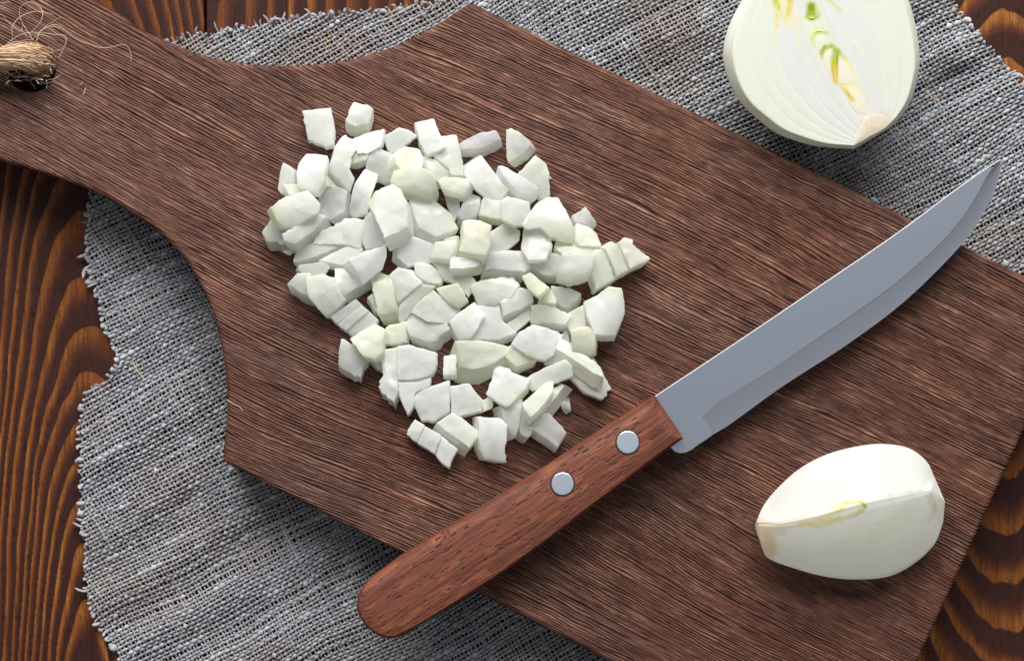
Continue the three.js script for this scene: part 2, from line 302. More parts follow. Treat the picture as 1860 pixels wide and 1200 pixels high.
  const flat = [...inner.slice(0, -2), ...bevelLine.slice(0, -1).reverse().map((p) => [p.x, p.y]), [1289, 772], [1297, 788], [1282, 799], [1268, 808], [1256, 817], [1246, 822], [1236, 823], [1226, 820], [1219, 813], [1206, 792]];
  const by = mid - bt / 2;
  const grind = texture(256, 256, (i, j) => { const v = vn(i / 90, j / 1.6, 221) * 0.6 + vn(i / 30, j / 1.1, 222) * 0.25 + vn(i / 14, j / 14, 223) * 0.15; return [v, v, v]; }, false);
  for (const m of [steel, brushed]) { m.bumpMap = grind; m.bumpScale = m === steel ? 0.000002 : 0.000003; }
  const bladeUV = (g) => planarUV(g, (x, y, z) => { const px = x * 6000, pz = z * 6000; return [(px * 0.825 - pz * 0.565) / 420, (px * 0.565 + pz * 0.825) / 150]; });
  const blade = part('blade', bladeUV(slab(flat.map(([x, y]) => P(x, y, mid + bt / 2)), bt, 0.00007, by, 1)), steel, knife);
  part('spine_edge', gridGeometry([inner.map(([x, y]) => P(x, y, mid + bt / 2 - 0.00001)), spine.map((p) => P(p.x, p.y, mid + bt / 2 - 0.0002)), spine.map((p) => P(p.x, p.y, mid - bt / 2)), inner.map(([x, y]) => P(x, y, mid - bt / 2 + 0.00001))].reverse()), new THREE.MeshPhysicalMaterial({ color: new THREE.Color(0.8, 0.82, 0.86), metalness: 1, roughness: 0.5 }), blade);
  // the ground edge, tapering from the flat to the cutting edge
  const rows = [0, 0.08, 0.2, 0.35, 0.5, 0.7, 0.94, 1].map((f) => bevelLine.map((b, i) => P(mix(b.x, edge[i].x, f), mix(b.y, edge[i].y, f), mid + mix(bt / 2 - 0.00022, 0.00012, 1 - (1 - f) ** 1.5))));
  const low = [1, 0].map((f) => bevelLine.map((b, i) => P(mix(b.x, edge[i].x, f), mix(b.y, edge[i].y, f), mid + mix(-bt / 2 + 0.0001, -0.00012, f))));
  part('ground_edge', bladeUV(toCreasedNormals(gridGeometry([...rows, ...low]), 0.3)), brushed, blade);
  tag(knife, 'knife with reddish wooden riveted handle and curved steel blade across the board', 'knife');
  rest(knife);
}
// ---------------------------------------------------------------- onion flesh
const fleshMap = (() => {
  const n = 512, hm = new Float32Array(n * n);
  const map = texture(n, n, (i, j) => {
    const per = (x, y, k) => vn(x, y, k) * 1;
    const v = 0.55 * vn(i / 40, j / 5, 301) + 0.45 * vn(i / 15, j / 2.2, 302), w = vn(i / 9, j / 9, 303);
    hm[j * n + i] = v * 0.6 + w * 0.4;
    const z = vn(i / 70, j / 48, 304), g = 0.93 + 0.04 * v + 0.01 * (w - 0.5) + 0.03 * z;
    return [g, g, g * (0.985 + 0.015 * w)];
  }, true);
  return { map, bump: texture(n, n, (i, j) => { const v = hm[j * n + i]; return [v, v, v]; }, false) };
})();
const flesh = (trans, rough = 1, gloss = 1, thick = 0) => new THREE.MeshPhysicalMaterial({ vertexColors: true, map: fleshMap.map, bumpMap: fleshMap.bump, bumpScale: 0.00003, roughness: rough, transmission: trans, thickness: thick, ior: 1.34, clearcoat: gloss, clearcoatRoughness: 0.13, side: THREE.DoubleSide });
const FLESH = flesh(0.58, 0.97), THIN = flesh(0.68, 0.86), BULB = flesh(0.3, 1, 0.5), SHOOT = flesh(0.3, 1, 0.6);
const WHITE = [0.765, 0.77, 0.745], CREAM = [0.83, 0.83, 0.66], LINE = [0.74, 0.77, 0.47], GREEN = [0.30, 0.42, 0.03], YELLOW = [0.76, 0.60, 0.10], TANCOL = [0.66, 0.46, 0.24];
function sample(curve, n) { return spline(curve, n).map((p) => [p.x, p.y]); }
// where the young shoots colour the flesh: soft streaks, from one spot to another
const pigment = (list) => (x, y, c) => { for (const [x0, y0, x1, y1, w, col, k] of list) { const dx = x1 - x0, dy = y1 - y0, t = clamp(((x - x0) * dx + (y - y0) * dy) / (dx * dx + dy * dy + 1e-6)), q = Math.hypot(x - x0 - dx * t, y - y0 - dy * t) / w; if (q < 1) c = mix3(c, col, k * (1 - sm(0.35, 1, q))); } return c; };
const G1 = [0.36, 0.48, 0.03], G2 = [0.56, 0.66, 0.12], Y1 = [0.80, 0.60, 0.08], Y2 = [0.86, 0.78, 0.36];
const halfTint = pigment([
  [1474, 0, 1484, 50, 20, [0.74, 0.75, 0.52], 0.5], [1484, 50, 1512, 110, 26, [0.76, 0.76, 0.56], 0.45], [1512, 110, 1560, 190, 26, [0.78, 0.75, 0.60], 0.5], [1560, 190, 1586, 226, 20, [0.78, 0.74, 0.62], 0.4],
  [1500, 92, 1540, 140, 26, [0.87, 0.85, 0.68], 0.6], [1545, 165, 1568, 205, 20, [0.88, 0.84, 0.68], 0.55], [1416, -10, 1432, 30, 24, Y2, 0.6], [1476, 45, 1490, 80, 20, [0.82, 0.84, 0.68], 0.5],
  [1493, 104, 1493, 96, 5, G2, 0.8], [1493, 96, 1499, 86, 6, G1, 0.8], [1499, 86, 1511, 83, 6, G1, 0.75], [1511, 83, 1522, 92, 6, G1, 0.7], [1522, 92, 1536, 108, 6, G2, 0.75], [1536, 108, 1550, 130, 5, Y2, 0.7], [1550, 130, 1580, 176, 4, Y2, 0.4],
  [1520, 94, 1516, 112, 10, G1, 0.85], [1515, 112, 1516, 126, 9, [0.60, 0.56, 0.03], 0.85], [1516, 124, 1518, 148, 8, Y1, 0.85],
  [1531, 160, 1532, 154, 5, Y1, 0.5], [1532, 154, 1548, 154, 5, Y2, 0.8], [1548, 154, 1562, 170, 5, Y2, 0.7], [1535, 162, 1549, 181, 6, Y1, 0.8],
  [1476, 66, 1483, 58, 6, G2, 0.7], [1483, 58, 1503, 60, 5, G2, 0.75], [1474, 74, 1474, 64, 5, Y2, 0.6], [1478, 84, 1476, 72, 6, G2, 0.3],
  [1474, 12, 1474, 28, 13, G1, 1], [1474, 10, 1474, 16, 8, [0.20, 0.30, 0.02], 0.8], [1464, 31, 1485, 31, 5, G2, 0.85], [1484, 12, 1488, 26, 6, G2, 0.5],
  [1406, -10, 1412, 12, 9, G2, 0.85], [1412, 12, 1411, 50, 5, [0.82, 0.72, 0.2], 0.75], [1411, 50, 1407, 76, 4, Y2, 0.6], [1440, -10, 1432, 24, 7, Y1, 0.6], [1434, 0, 1444, -12, 8, G2, 0.6], [1428, 20, 1427, 42, 5, Y2, 0.4],
  [1454, 30, 1450, 78, 4, Y2, 0.65], [1500, -4, 1530, 20, 5, G2, 0.45], [1572, 104, 1602, 164, 3.5, [0.80, 0.80, 0.56], 0.6], [1538, 60, 1580, 110, 4, [0.84, 0.83, 0.62], 0.5],
  [1564, 262, 1612, 228, 15, [0.74, 0.54, 0.31], 0.55], [1584, 232, 1606, 216, 24, [0.78, 0.67, 0.51], 0.6], [1560, 240, 1570, 222, 12, [0.78, 0.70, 0.56], 0.35],
]);
// ---------------------------------------------------------------- the half onion on the cloth
{
  const half = thing('halved_onion'), N = 120, Y = 0.0335;
  const tilt = (x, y) => Y - (x - 1490) * 0.0000095 - (y - 110) * 0.000012;
  const at = (x, y, lift = 0) => P(x, y, tilt(x, y) + lift);
  const L = sample([[1549, 265], [1500, 262], [1459, 252], [1420, 237], [1389, 213], [1362, 188], [1343, 158], [1330, 121], [1327, 90], [1338, 46], [1362, 0], [1390, -45], [1418, -82], [1436, -108]], N);
  const R = sample([[1612, 229], [1630, 212], [1649, 184], [1660, 150], [1666, 116], [1663, 68], [1655, 31], [1645, 0], [1616, -45], [1570, -82], [1520, -106], [1478, -120]], N);
  const C = sample([[1582, 247], [1562, 205], [1543, 165], [1512, 96], [1490, 50], [1474, 5], [1462, -50], [1456, -114]], N);
  const cuts = [0.10, 0.24, 0.39, 0.54, 0.68, 0.82, 1];
  for (let k = 1; k < cuts.length; k++) {
    const geos = [];
    for (const S of [L, R]) {
      const rows = [], cols = [], Q = 10;
      for (let q = 0; q <= Q; q++) {
        const g = q / Q, f = mix(cuts[k - 1], cuts[k], g), row = [], col = [];
        for (let i = 0; i <= N; i++) {
          const u = i / N, pinch = mix(1, 0.86 + 0.14 * f, Math.sin(u * 3.14)), ff = clamp(f * pinch + 0.016 * sn(u * 5, (q === 0 ? k - 1 : q === Q ? k : mix(k - 1, k, g)) * 3 + (S === L ? 0 : 9), 311) * (f < 0.99 ? 1 : 0));
          const x = mix(C[i][0], S[i][0], ff), y = mix(C[i][1], S[i][1], ff);
          let lift = 0.00005 * Math.max(0, Math.sin(g * 3.1416)) ** 0.7;
          if (k === cuts.length - 1 && q >= Q - 1) lift -= q === Q ? 0.0011 : 0.0001;
          row.push(at(x, y, lift));
          const e = Math.max(sm(0.66, 1, g), sm(0.3, 0, g) * 0.5), line = e * (k > 3 ? 0.75 : 0.42) * mix(0.45, 1, vn(u * 6, k, 312)) * (k === 6 && g > 0.8 ? 0.7 : 1);
          let c = mix3(WHITE, LINE, line * 0.55);
          if (k === 6) c = mix3(c, [0.80, 0.83, 0.56], 0.35 * sm(0.5, 1, g));
          if (k > 3) c = mix3(c, [0.82, 0.845, 0.66], 0.28);
          col.push(halfTint(x, y, c));
        }
        rows.push(S === L ? row : row); cols.push(col);
      }
      const g = gridGeometry(S === L ? rows.slice().reverse() : rows, S === L ? cols.slice().reverse() : cols);
      geos.push(g);
    }
    part('onion_layer', mergeGeometries(geos), BULB, half);
  }
  { // the heart between the innermost layers
    const rows = [], cols = [];
    for (const [S, f] of [[L, 0.115], [L, 0.086], [L, 0.057], [L, 0.028], [C, 0], [R, 0.028], [R, 0.057], [R, 0.086], [R, 0.115]]) { rows.push(C.map((c, i) => at(mix(c[0], S[i][0], f), mix(c[1], S[i][1], f), -0.00002))); cols.push(C.map((c, i) => halfTint(mix(c[0], S[i][0], f), mix(c[1], S[i][1], f), mix3([0.78, 0.78, 0.745], [0.775, 0.77, 0.69], 0.5 * vn(i / 18, 1, 315))))); }
    part('onion_heart', gridGeometry(rows, cols), BULB, half);
  }
  // the round outside, down to the cloth
  const ring = [...L, ...R.slice().reverse()], cx = 1497, cy = 85, base = 0.0030;
  const rows = [], cols = [];
  for (let k = 0; k <= 16; k++) {
    const w = (k / 16) * 1.5, s = k === 0 ? 1 : mix(1, 1.03, Math.min(1, k / 2)) * Math.cos(Math.max(0, w - 0.16)) ** 0.9;
    rows.push(ring.map(([x, y]) => { const y0 = tilt(x, y) - 0.001, h = mix(base, y0, 1 - Math.sin(w) / Math.sin(1.5)); const q = P(cx + (x - cx) * s - 8 * (k > 0) * (x < cx ? 1 : 0) * s, cy + (y - cy) * s, h); return q; }));
    cols.push(ring.map((p, i) => mix3([0.90, 0.91, 0.84], LINE, 0.08 + 0.12 * vn(i / 5, k / 8, 316))));
  }
  part('onion_outside', gridGeometry(rows.reverse(), cols.reverse(), true), BULB, half);
  // root plate: tan, a little rough
  const rp = [[1549, 264.5], [1560, 258], [1584, 246], [1611, 229.5], [1616, 216], [1606, 207], [1588, 206], [1572, 212], [1566, 226], [1556, 240]];
  const blob = (name, poly, lift, bow, colf, mat = SHOOT, label) => {
    const pts = spline(poly, 64, true).slice(0, 64), c = pts.reduce((a, p) => [a[0] + p.x / pts.length, a[1] + p.y / pts.length], [0, 0]), rws = [], cls = [];
    for (const f of [0.004, 0.14, 0.28, 0.42, 0.55, 0.67, 0.78, 0.87, 0.94, 1]) { rws.push(pts.map((p) => { const x = mix(c[0], p.x, f), y = mix(c[1], p.y, f); return at(x, y, lift + bow * (1 - f * f) - (f === 1 ? 0.00005 : 0)); })); cls.push(pts.map((p) => colf(f, mix(c[0], p.x, f), mix(c[1], p.y, f)))); }
    return part(name, gridGeometry(rws.reverse(), cls.reverse(), true), mat, half, label);
  };
  blob('root_plate', rp, 0.00004, 0.0002, (f, x, y) => mix3(halfTint(x, y, WHITE), TANCOL, 0.35 * sm(0.95, 0.3, f) * vn(x / 6, y / 6, 317)), SHOOT, 'tan root end of the cut onion');
  // green and yellow shoots inside the bulb, each a leaf cut through: a rim and a hollow
  const leaf = (poly, inner, core) => {
    blob('inner_leaf', poly, 0.00003, 0.0001, (f, x, y) => halfTint(x, y, mix3([0.79, 0.785, 0.72], WHITE, sm(0.4, 1, f))));
    if (core) { const pts = spline(core[0], 16); const s = new Strands(6); s.add(pts.map((p) => at(p.x, p.y, -0.00028)), pts.map((p, i) => core[1] / 6000 * Math.sin(mix(0.2, 3.0, i / 16))), pts.map((p, i) => halfTint(p.x, p.y, WHITE))); const g = s.build(); g.setAttribute('uv', new THREE.Float32BufferAttribute(new Float32Array(g.attributes.position.count * 2), 2)); part('green_shoot', g, SHOOT, half); }
  };
  leaf([[1492, 92], [1500, 83], [1511, 81], [1522, 90], [1534, 106], [1545, 126], [1552, 146], [1544, 158], [1528, 156], [1510, 142], [1496, 120], [1490, 104]], [0.88, 0.87, 0.72], [[[1521, 92], [1518, 103], [1516, 116], [1517, 130], [1518, 148]], 7, [0.34, 0.46, 0.02], [0.80, 0.56, 0.06]], [0.50, 0.60, 0.05], 112);
  leaf([[1529, 156], [1536, 151], [1547, 153], [1560, 163], [1570, 178], [1576, 198], [1568, 208], [1554, 202], [1542, 186], [1533, 170]], [0.89, 0.86, 0.76], [[[1536, 161], [1542, 170], [1547, 181]], 4, [0.80, 0.70, 0.22], [0.78, 0.50, 0.10]], [0.80, 0.74, 0.20], 172);
  leaf([[1473, 64], [1481, 56], [1493, 57], [1501, 66], [1503, 82], [1496, 92], [1484, 92], [1476, 80]], [0.84, 0.86, 0.74], [[[1476, 67], [1483, 57], [1493, 57], [1503, 60]], 2.8, [0.42, 0.54, 0.12], [0.52, 0.60, 0.10]], [0.62, 0.70, 0.22], 66);
  leaf([[1461, 22], [1466, 12], [1474, 6], [1484, 14], [1488, 26], [1483, 34], [1472, 36], [1464, 31]], [0.30, 0.42, 0.03], [[[1465, 33], [1474, 33], [1485, 32]], 3, [0.66, 0.74, 0.16], [0.64, 0.72, 0.14]], [0.36, 0.46, 0.08], 70);
  leaf([[1404, -12], [1422, -18], [1442, -8], [1441, 12], [1434, 30], [1427, 42], [1418, 26], [1408, 10]], [0.80, 0.81, 0.50], [[[1409, -8], [1414, 8], [1420, 22], [1427, 38]], 3, [0.52, 0.62, 0.10], [0.84, 0.80, 0.52]], [0.70, 0.72, 0.20], 14);
  tag(half, 'large half onion cut side up with green shoots, on the linen cloth', 'onion half');
  rest(half);
}
const WET = [0.945, 0.95, 0.91], CUT = flesh(0.58, 1, 0.5);
const wedgeTint = pigment([
  [1386, 962, 1396, 996, 24, [0.86, 0.66, 0.44], 0.8], [1382, 952, 1420, 962, 14, [0.88, 0.74, 0.56], 0.65],
  [1416, 956, 1455, 951, 9, [0.88, 0.76, 0.52], 0.6], [1455, 951, 1490, 943, 8, [0.86, 0.72, 0.26], 0.6], [1490, 943, 1520, 929, 7, [0.86, 0.72, 0.26], 0.6], [1520, 929, 1536, 914, 6, [0.82, 0.76, 0.30], 0.6],
  [1524, 926, 1540, 914, 5, [0.78, 0.76, 0.28], 0.6], [1540, 914, 1566, 911, 5, [0.72, 0.74, 0.22], 0.7], [1566, 911, 1573, 919, 5, [0.70, 0.73, 0.20], 0.7], [1573, 919, 1556, 931, 5, [0.74, 0.74, 0.2], 0.7], [1556, 931, 1534, 939, 4, Y2, 0.6],
  [1458, 949, 1484, 957, 4, [0.86, 0.72, 0.26], 0.6], [1484, 957, 1510, 950, 5, Y2, 0.6], [1508, 947, 1529, 943, 5, [0.86, 0.74, 0.28], 0.6], [1492, 948, 1525, 940, 9, Y2, 0.5], [1505, 925, 1538, 911, 4, Y2, 0.5],
  [1617, 898, 1622, 912, 5, [0.80, 0.82, 0.5], 0.5], [1655, 893, 1661, 903, 5, [0.82, 0.83, 0.6], 0.45], [1708, 892, 1699, 920, 5, [0.74, 0.78, 0.36], 0.6], [1699, 920, 1688, 948, 5, [0.78, 0.81, 0.46], 0.5], [1590, 975, 1650, 930, 24, [0.86, 0.87, 0.70], 0.4], [1520, 990, 1600, 960, 26, [0.87, 0.88, 0.74], 0.3],
]);
// ---------------------------------------------------------------- the onion wedge on the board
{
  const wedge = thing('onion_wedge'), N = 110;
  const ridge = sample([[1377, 950], [1421, 950], [1480, 938], [1570, 914], [1630, 902], [1692, 890]], N), U = sample([[1375, 946], [1385, 922], [1403, 897], [1450, 853], [1500, 826], [1560, 810], [1605, 806], [1652, 814], [1684, 838], [1699, 868]], N), D = sample([[1383, 986], [1390, 1008], [1402, 1017], [1440, 1031], [1500, 1047], [1560, 1052], [1620, 1045], [1668, 1018], [1700, 985], [1714, 948]], N);
  const hr = (u) => 0.0165 + 0.0085 * Math.sin(clamp(u * 1.05) * Math.PI) ** 0.8 + 0.002 * u, ho = (u, s) => (s ? 0.0062 : 0.0070) + 0.0035 * Math.cos(u * 3) * 0.3 + (s ? 0.002 : 0);
  const RY = (i) => TOP + hr(i / N), OY = (i, s) => TOP + ho(i / N, s) + (i < 12 ? (12 - i) * 0.0005 : 0);
  const face = (S, s, f, i, lift) => { const x = mix(ridge[i][0], S[i][0], f), y = mix(ridge[i][1], S[i][1], f), h = mix(RY(i), OY(i, s), f ** 1.05); return P(x, y, h + lift - 0.0007 * Math.exp(-((f / 0.07) ** 2))); };
  const cuts = [0.0, 0.14, 0.3, 0.47, 0.64, 0.81, 1];
  for (let k = 1; k < cuts.length; k++) {
    const geos = [];
    [U, D].forEach((S, s) => {
      const rows = [], cols = [], Q = 10;
      for (let q = 0; q <= Q; q++) {
        const g = q / Q, f = mix(cuts[k - 1], cuts[k], g);
        const row = [], col = [];
        for (let i = 0; i <= N; i++) {
          const u = i / N, ff = clamp(f + (f > 0.02 && f < 0.99 ? 0.014 * sn(u * 4, mix(k - 1, k, g) * 3 + s * 7, 331) : 0));
          let lift = 0.00003 * Math.max(0, Math.sin(g * 3.1416)) ** 0.6;
          if (k === 6 && q >= Q - 1) lift -= q === Q ? 0.0012 : 0.0002;
          row.push(face(S, s, ff, i, lift));
          let c = mix3(WET, LINE, (s ? 0.26 : 0.14) * sm(0.72, 1, g) * (k < 6 ? 1 : 0.5) * (0.3 + 0.7 * vn(u * 5, k, 332)));
          { const x = mix(ridge[i][0], S[i][0], ff), y = mix(ridge[i][1], S[i][1], ff); c = wedgeTint(x, y, c); }
          col.push(c);
        }
        rows.push(row); cols.push(col);
      }
      geos.push(gridGeometry(s ? rows : rows.slice().reverse(), s ? cols : cols.slice().reverse()));
    });
    let g = mergeGeometries(geos); if (k === 1) { g.deleteAttribute('normal'); g = mergeVertices(g, 1e-6); g.computeVertexNormals(); }
    part('onion_layer', g, CUT, wedge);
  }
  // the round outside, resting on the board
  const rows = [], cols = [];
  for (let q = 0; q <= 14; q++) {
    const g = q / 14, row = [], col = [];
    for (let i = 0; i <= N; i++) {
      const a = face(U, 0, 1, i, -0.0012), b = face(D, 1, 1, i, -0.0012), m = new THREE.Vector3().lerpVectors(a, b, g);
      const sag = Math.sin(g * Math.PI) ** 0.7; m.y = mix(m.y, TOP + 0.0002 + 0.006 * (2 * i / N - 1) ** 4, sag);
      const out = Math.sin(g * Math.PI * 2) * 0.0; m.z += out; row.push(m); col.push(mix3([0.93, 0.94, 0.88], LINE, 0.12));
    }
    rows.push(row); cols.push(col);
  }
  part('onion_outside', gridGeometry(rows, cols), CUT, wedge);
  // both ends: root and neck
  for (const i of [0, N]) {
    const ring = [...rows.map((r) => r[i]), ...[0.8, 0.6, 0.4, 0.2, 0].map((f) => face(D, 1, f, i, 0)), ...[0.2, 0.4, 0.6, 0.8].map((f) => face(U, 0, f, i, 0))];
    const c = ring.reduce((a, p) => a.add(p.clone().divideScalar(ring.length)), new THREE.Vector3()); c.x += i ? 0.0022 : -0.0004; c.z += i ? 0.001 : 0;
    const rws = [ring.map((p) => p.clone().lerp(c, 0.98)), ring.map((p) => p.clone().lerp(c, 0.55).add(new THREE.Vector3(0, 0, 0))), ring];
    const cl = (k) => ring.map((p, j) => i ? mix3(WET, LINE, k === 1 ? 0.4 : 0.1) : mix3(CREAM, TANCOL, 0.4));
    part(i ? 'neck_end' : 'root_plate', gridGeometry(i ? rws : rws.reverse(), [0, 1, 2].map(cl), true), CUT, wedge);
  }
  const on = (x, y, lift = 0.0005) => { // a point of the cut faces above picture spot x, y
    let bi = 0, bd = 1e9; ridge.forEach((p, i) => { const d = Math.abs(p[0] - x); if (d < bd) { bd = d; bi = i; } });
    const S = y < ridge[bi][1] ? U : D, s = S === D ? 1 : 0, f = clamp((y - ridge[bi][1]) / (S[bi][1] - ridge[bi][1]));
    return P(x, y, mix(RY(bi), OY(bi, s), f ** 1.05) + lift);
  };
  for (const [name, pts, w] of [
    ['inner_leaf', [[1524, 928], [1536, 916], [1552, 912], [1566, 912], [1572, 918], [1560, 929], [1546, 935], [1534, 939]], 1.7],
  ]) {
    const q = spline(pts, 24), s = new Strands(6); s.add(q.map((p) => on(p.x, p.y, -0.0006)), q.map((p, i) => (w / 6000) * Math.sin(mix(0.35, 2.85, i / 24))), q.map((p) => wedgeTint(p.x, p.y, WET))); const g = s.build();
    g.setAttribute('uv', new THREE.Float32BufferAttribute(new Float32Array(g.attributes.position.count * 2), 2)); part(name, g, CUT, wedge);
  }
  tag(wedge, 'white onion wedge lying on the board below the knife blade', 'onion wedge');
  rest(wedge);
}
// ---------------------------------------------------------------- the diced onion: every piece is a cut of its own, dropped onto what lies below it
{
  const TILES = { A: [475, 185], B: [705, 185], C: [885, 225], D: [475, 395], E: [705, 395], F: [945, 395], G: [575, 535], H: [735, 585], I: [885, 555], J: [725, 635], K: [865, 635] };
  const spot = (tile, a) => pairs(a).map(([x, y]) => tile === 'R' ? [460 + x / 3.3325, 170 + y / 3.3325] : [TILES[tile][0] + x / 5.217, TILES[tile][1] + y / 5.217]);
  const KIND = { w: [[0.965, 0.977, 0.958], FLESH], c: [[0.965, 0.97, 0.89], FLESH], n: [[0.93, 0.955, 0.83], FLESH], g: [[0.925, 0.942, 0.925], THIN], u: [[0.89, 0.875, 0.90], THIN] };
  // height field of the heap, cells of half a millimetre
  const G0 = [455, 165], CELL = 3, GW = 250, GH = 235, field = new Float32Array(GW * GH).fill(TOP);
  const cells = (poly) => { const o = []; let x0 = 1e9, x1 = -1e9, y0 = 1e9, y1 = -1e9; for (const [x, y] of poly) { x0 = Math.min(x0, x); x1 = Math.max(x1, x); y0 = Math.min(y0, y); y1 = Math.max(y1, y); } for (let j = Math.max(0, Math.floor((y0 - G0[1]) / CELL)); j <= Math.min(GH - 1, (y1 - G0[1]) / CELL); j++) for (let i = Math.max(0, Math.floor((x0 - G0[0]) / CELL)); i <= Math.min(GW - 1, (x1 - G0[0]) / CELL); i++) { const x = G0[0] + (i + 0.5) * CELL, y = G0[1] + (j + 0.5) * CELL; if (inside(poly, x, y)) o.push([x, y, j * GW + i]); } return o; };
  let serial = 0, swell = 1.07;      // lower pieces reach a little way under the upper ones
  const grow = (q) => { const c = q.reduce((s, w) => [s[0] + w[0] / q.length, s[1] + w[1] / q.length], [0, 0]); return q.map(([x, y]) => [c[0] + (x - c[0]) * swell, c[1] + (y - c[1]) * swell]); };
  function lay(poly, t, tiltX, tiltY) {     // -> plane of the underside: [a, b, c] with y = a + b x + c z (metres)
    const cs = cells(poly), n = cs.length; let mx = 0, my = 0, mh = 0; for (const [x, y, k] of cs) { mx += x; my += y; mh += field[k]; } mx /= n; my /= n; mh /= n;
    let xx = 1e-6, yy = 1e-6, xy = 0, xh = 0, yh = 0; for (const [x, y, k] of cs) { const dx = x - mx, dy = y - my, dh = field[k] - mh; xx += dx * dx; yy += dy * dy; xy += dx * dy; xh += dx * dh; yh += dy * dh; }
    const det = xx * yy - xy * xy + 1e-9; let b = (xh * yy - yh * xy) / det * 0.8, c = (yh * xx - xh * xy) / det * 0.8; const lim = 0.30 / 6000, m = Math.hypot(b, c); if (m > lim) { b *= lim / m; c *= lim / m; }
    b += tiltX / 6000; c += tiltY / 6000;
    const gap = cs.map(([x, y, k]) => field[k] - b * (x - mx) - c * (y - my)).sort((p, q) => p - q), a = Math.max(gap[Math.floor(n * 0.86)] - 0.0006, TOP - 0.0002 + Math.abs(b) * 12 + Math.abs(c) * 12);
    for (const [x, y, k] of cs) field[k] = Math.max(field[k], a + b * (x - mx) + c * (y - my) + t);
    return { a, b, c, mx, my };
  }
  function solid(poly, t, pl, base, seed, o) {
    const r = rng(seed * 7 + 3), hgt = pl.a + t * 0.8, at = (x, y, h) => P(x, y, hgt).setY(pl.a + pl.b * (x - pl.mx) + pl.c * (y - pl.my) + h);
    // outline: short steps, slightly worn corners, torn edges
    const line = [], torn = o.torn ?? 0.9;
    poly.forEach((p, i) => {
      const q = poly[(i + 1) % poly.length], pp = poly[(i + poly.length - 1) % poly.length], L = Math.hypot(q[0] - p[0], q[1] - p[1]), n = Math.max(1, Math.round(L / 6)), nx = -(q[1] - p[1]) / L, ny = (q[0] - p[0]) / L, A = torn * (hash(seed, i, 501) < 0.45 ? 1.35 : 0.45);
      const bl = (s) => [p[0] + (s[0] - p[0]) * Math.min(0.10, 0.8 / Math.hypot(s[0] - p[0], s[1] - p[1])), p[1] + (s[1] - p[1]) * Math.min(0.10, 0.8 / Math.hypot(s[0] - p[0], s[1] - p[1]))];
      line.push(bl(pp), bl(q));
      for (let k = 1; k < n; k++) { const f = k / n, d = (sn(k * 0.9 + seed * 3.1, i, 502) * 1.2 + (r() - 0.5) * 0.9) * A; line.push([mix(p[0], q[0], f) + nx * d, mix(p[1], q[1], f) + ny * d]); }
    });
    const cx = pl.mx, cy = pl.my, ba = r() * 6.28, bx = Math.cos(ba), bz = Math.sin(ba), bow = (o.bow !== undefined ? o.bow * 1.25 : r() * 2.6 - 0.8) / 1000, ext = Math.max(...line.map(([x, y]) => Math.hypot(x - cx, y - cy)));
    const la = 1.57 + (r() - 0.5) * 2.3, lm = r() < 0.68 ? ext * (0.2 + 0.32 * r()) : ext * 0.06, lx = o.lean ? o.lean[0] * 1.6 : Math.cos(la) * lm, ly = o.lean ? o.lean[1] * 1.6 : Math.sin(la) * lm, LL = Math.hypot(lx, ly) + 1e-6, ux = lx / LL, uy = ly / LL, squeeze = 1 - Math.min(0.3, LL / (2 * ext)), skinA = r() * 6.28;
    const topH = (x, y) => { const d = ((x - cx) * bx + (y - cy) * bz) / ext, e = ((x - cx) * -bz + (y - cy) * bx) / ext; return t + bow * (0.5 - d * d * 1.6) + 0.00022 * sn(x / 14, y / 14, 503 + seed) + 0.00008 * sn(e * 5 + seed, d * 1.2, 504); };
    const rings = [[0.002, 'top'], [0.3, 'top'], [0.56, 'top'], [0.78, 'top'], [0.91, 'top'], [0.955, 'rim'], [0.985, 'edge'], [1, 'lip'], [1, 'side'], [1, 'low'], [0.9, 'under'], [0.45, 'under'], [0.002, 'under']];
    const rows = [], cols = [];
    for (const [f, w] of rings) {
      const row = [], col = [];
      line.forEach(([x0, y0], i) => {
        let x = mix(cx, x0, f), y = mix(cy, y0, f), h;
        { const a = ((x - cx) * ux + (y - cy) * uy) * (squeeze - 1); x += a * ux - lx * 0.5; y += a * uy - ly * 0.5; } if (w === 'top') h = topH(x, y); else if (w === 'rim') h = topH(x, y) - 0.00003; else if (w === 'edge') h = topH(x, y) - 0.00012; else if (w === 'lip') h = topH(x, y) - 0.00034;
        else if (w === 'side') { h = t * 0.5; x += lx * 0.45; y += ly * 0.45; x = mix(cx, x, 1.01); y = mix(cy, y, 1.01); } else { h = w === 'low' ? 0.0003 : 0; x += lx; y += ly; }
        row.push(at(x, y, h));
        const dir = Math.cos(Math.atan2(y0 - cy, x0 - cx) - skinA), skin = sm(0.55, 0.95, dir) * (f > 0.9 ? 1 : f > 0.7 ? 0.45 : 0.12), vein = vn((x * bx + y * bz) / 2.4, (x * -bz + y * bx) / 30, 505 + seed);
        const wet = sm(-0.9, 0.9, ((x - cx) * Math.cos(skinA + 2.2) + (y - cy) * Math.sin(skinA + 2.2)) / ext * 1.2 + 0.5 * sn(x / 16, y / 16, 508 + seed)) * (0.35 + 0.65 * hash(seed, 2, 509));
        let c = mix3(mix3(base, [0.80, 0.835, 0.80], wet * 0.45), LINE, 0.42 * skin * (0.3 + hash(seed, 1, 506)));
        const g = 0.95 + 0.07 * vein + 0.04 * sn(x / 14, y / 14, 507); c = c.map((v) => Math.min(0.98, v * g)); if (o.stripe && vein > 0.72) c = mix3(c, [0.72, 0.78, 0.40], 0.22);
        col.push(c);
      });
      rows.push(row); cols.push(col);
    }
    const g = toCreasedNormals(gridGeometry(rows, cols, true), 0.85);
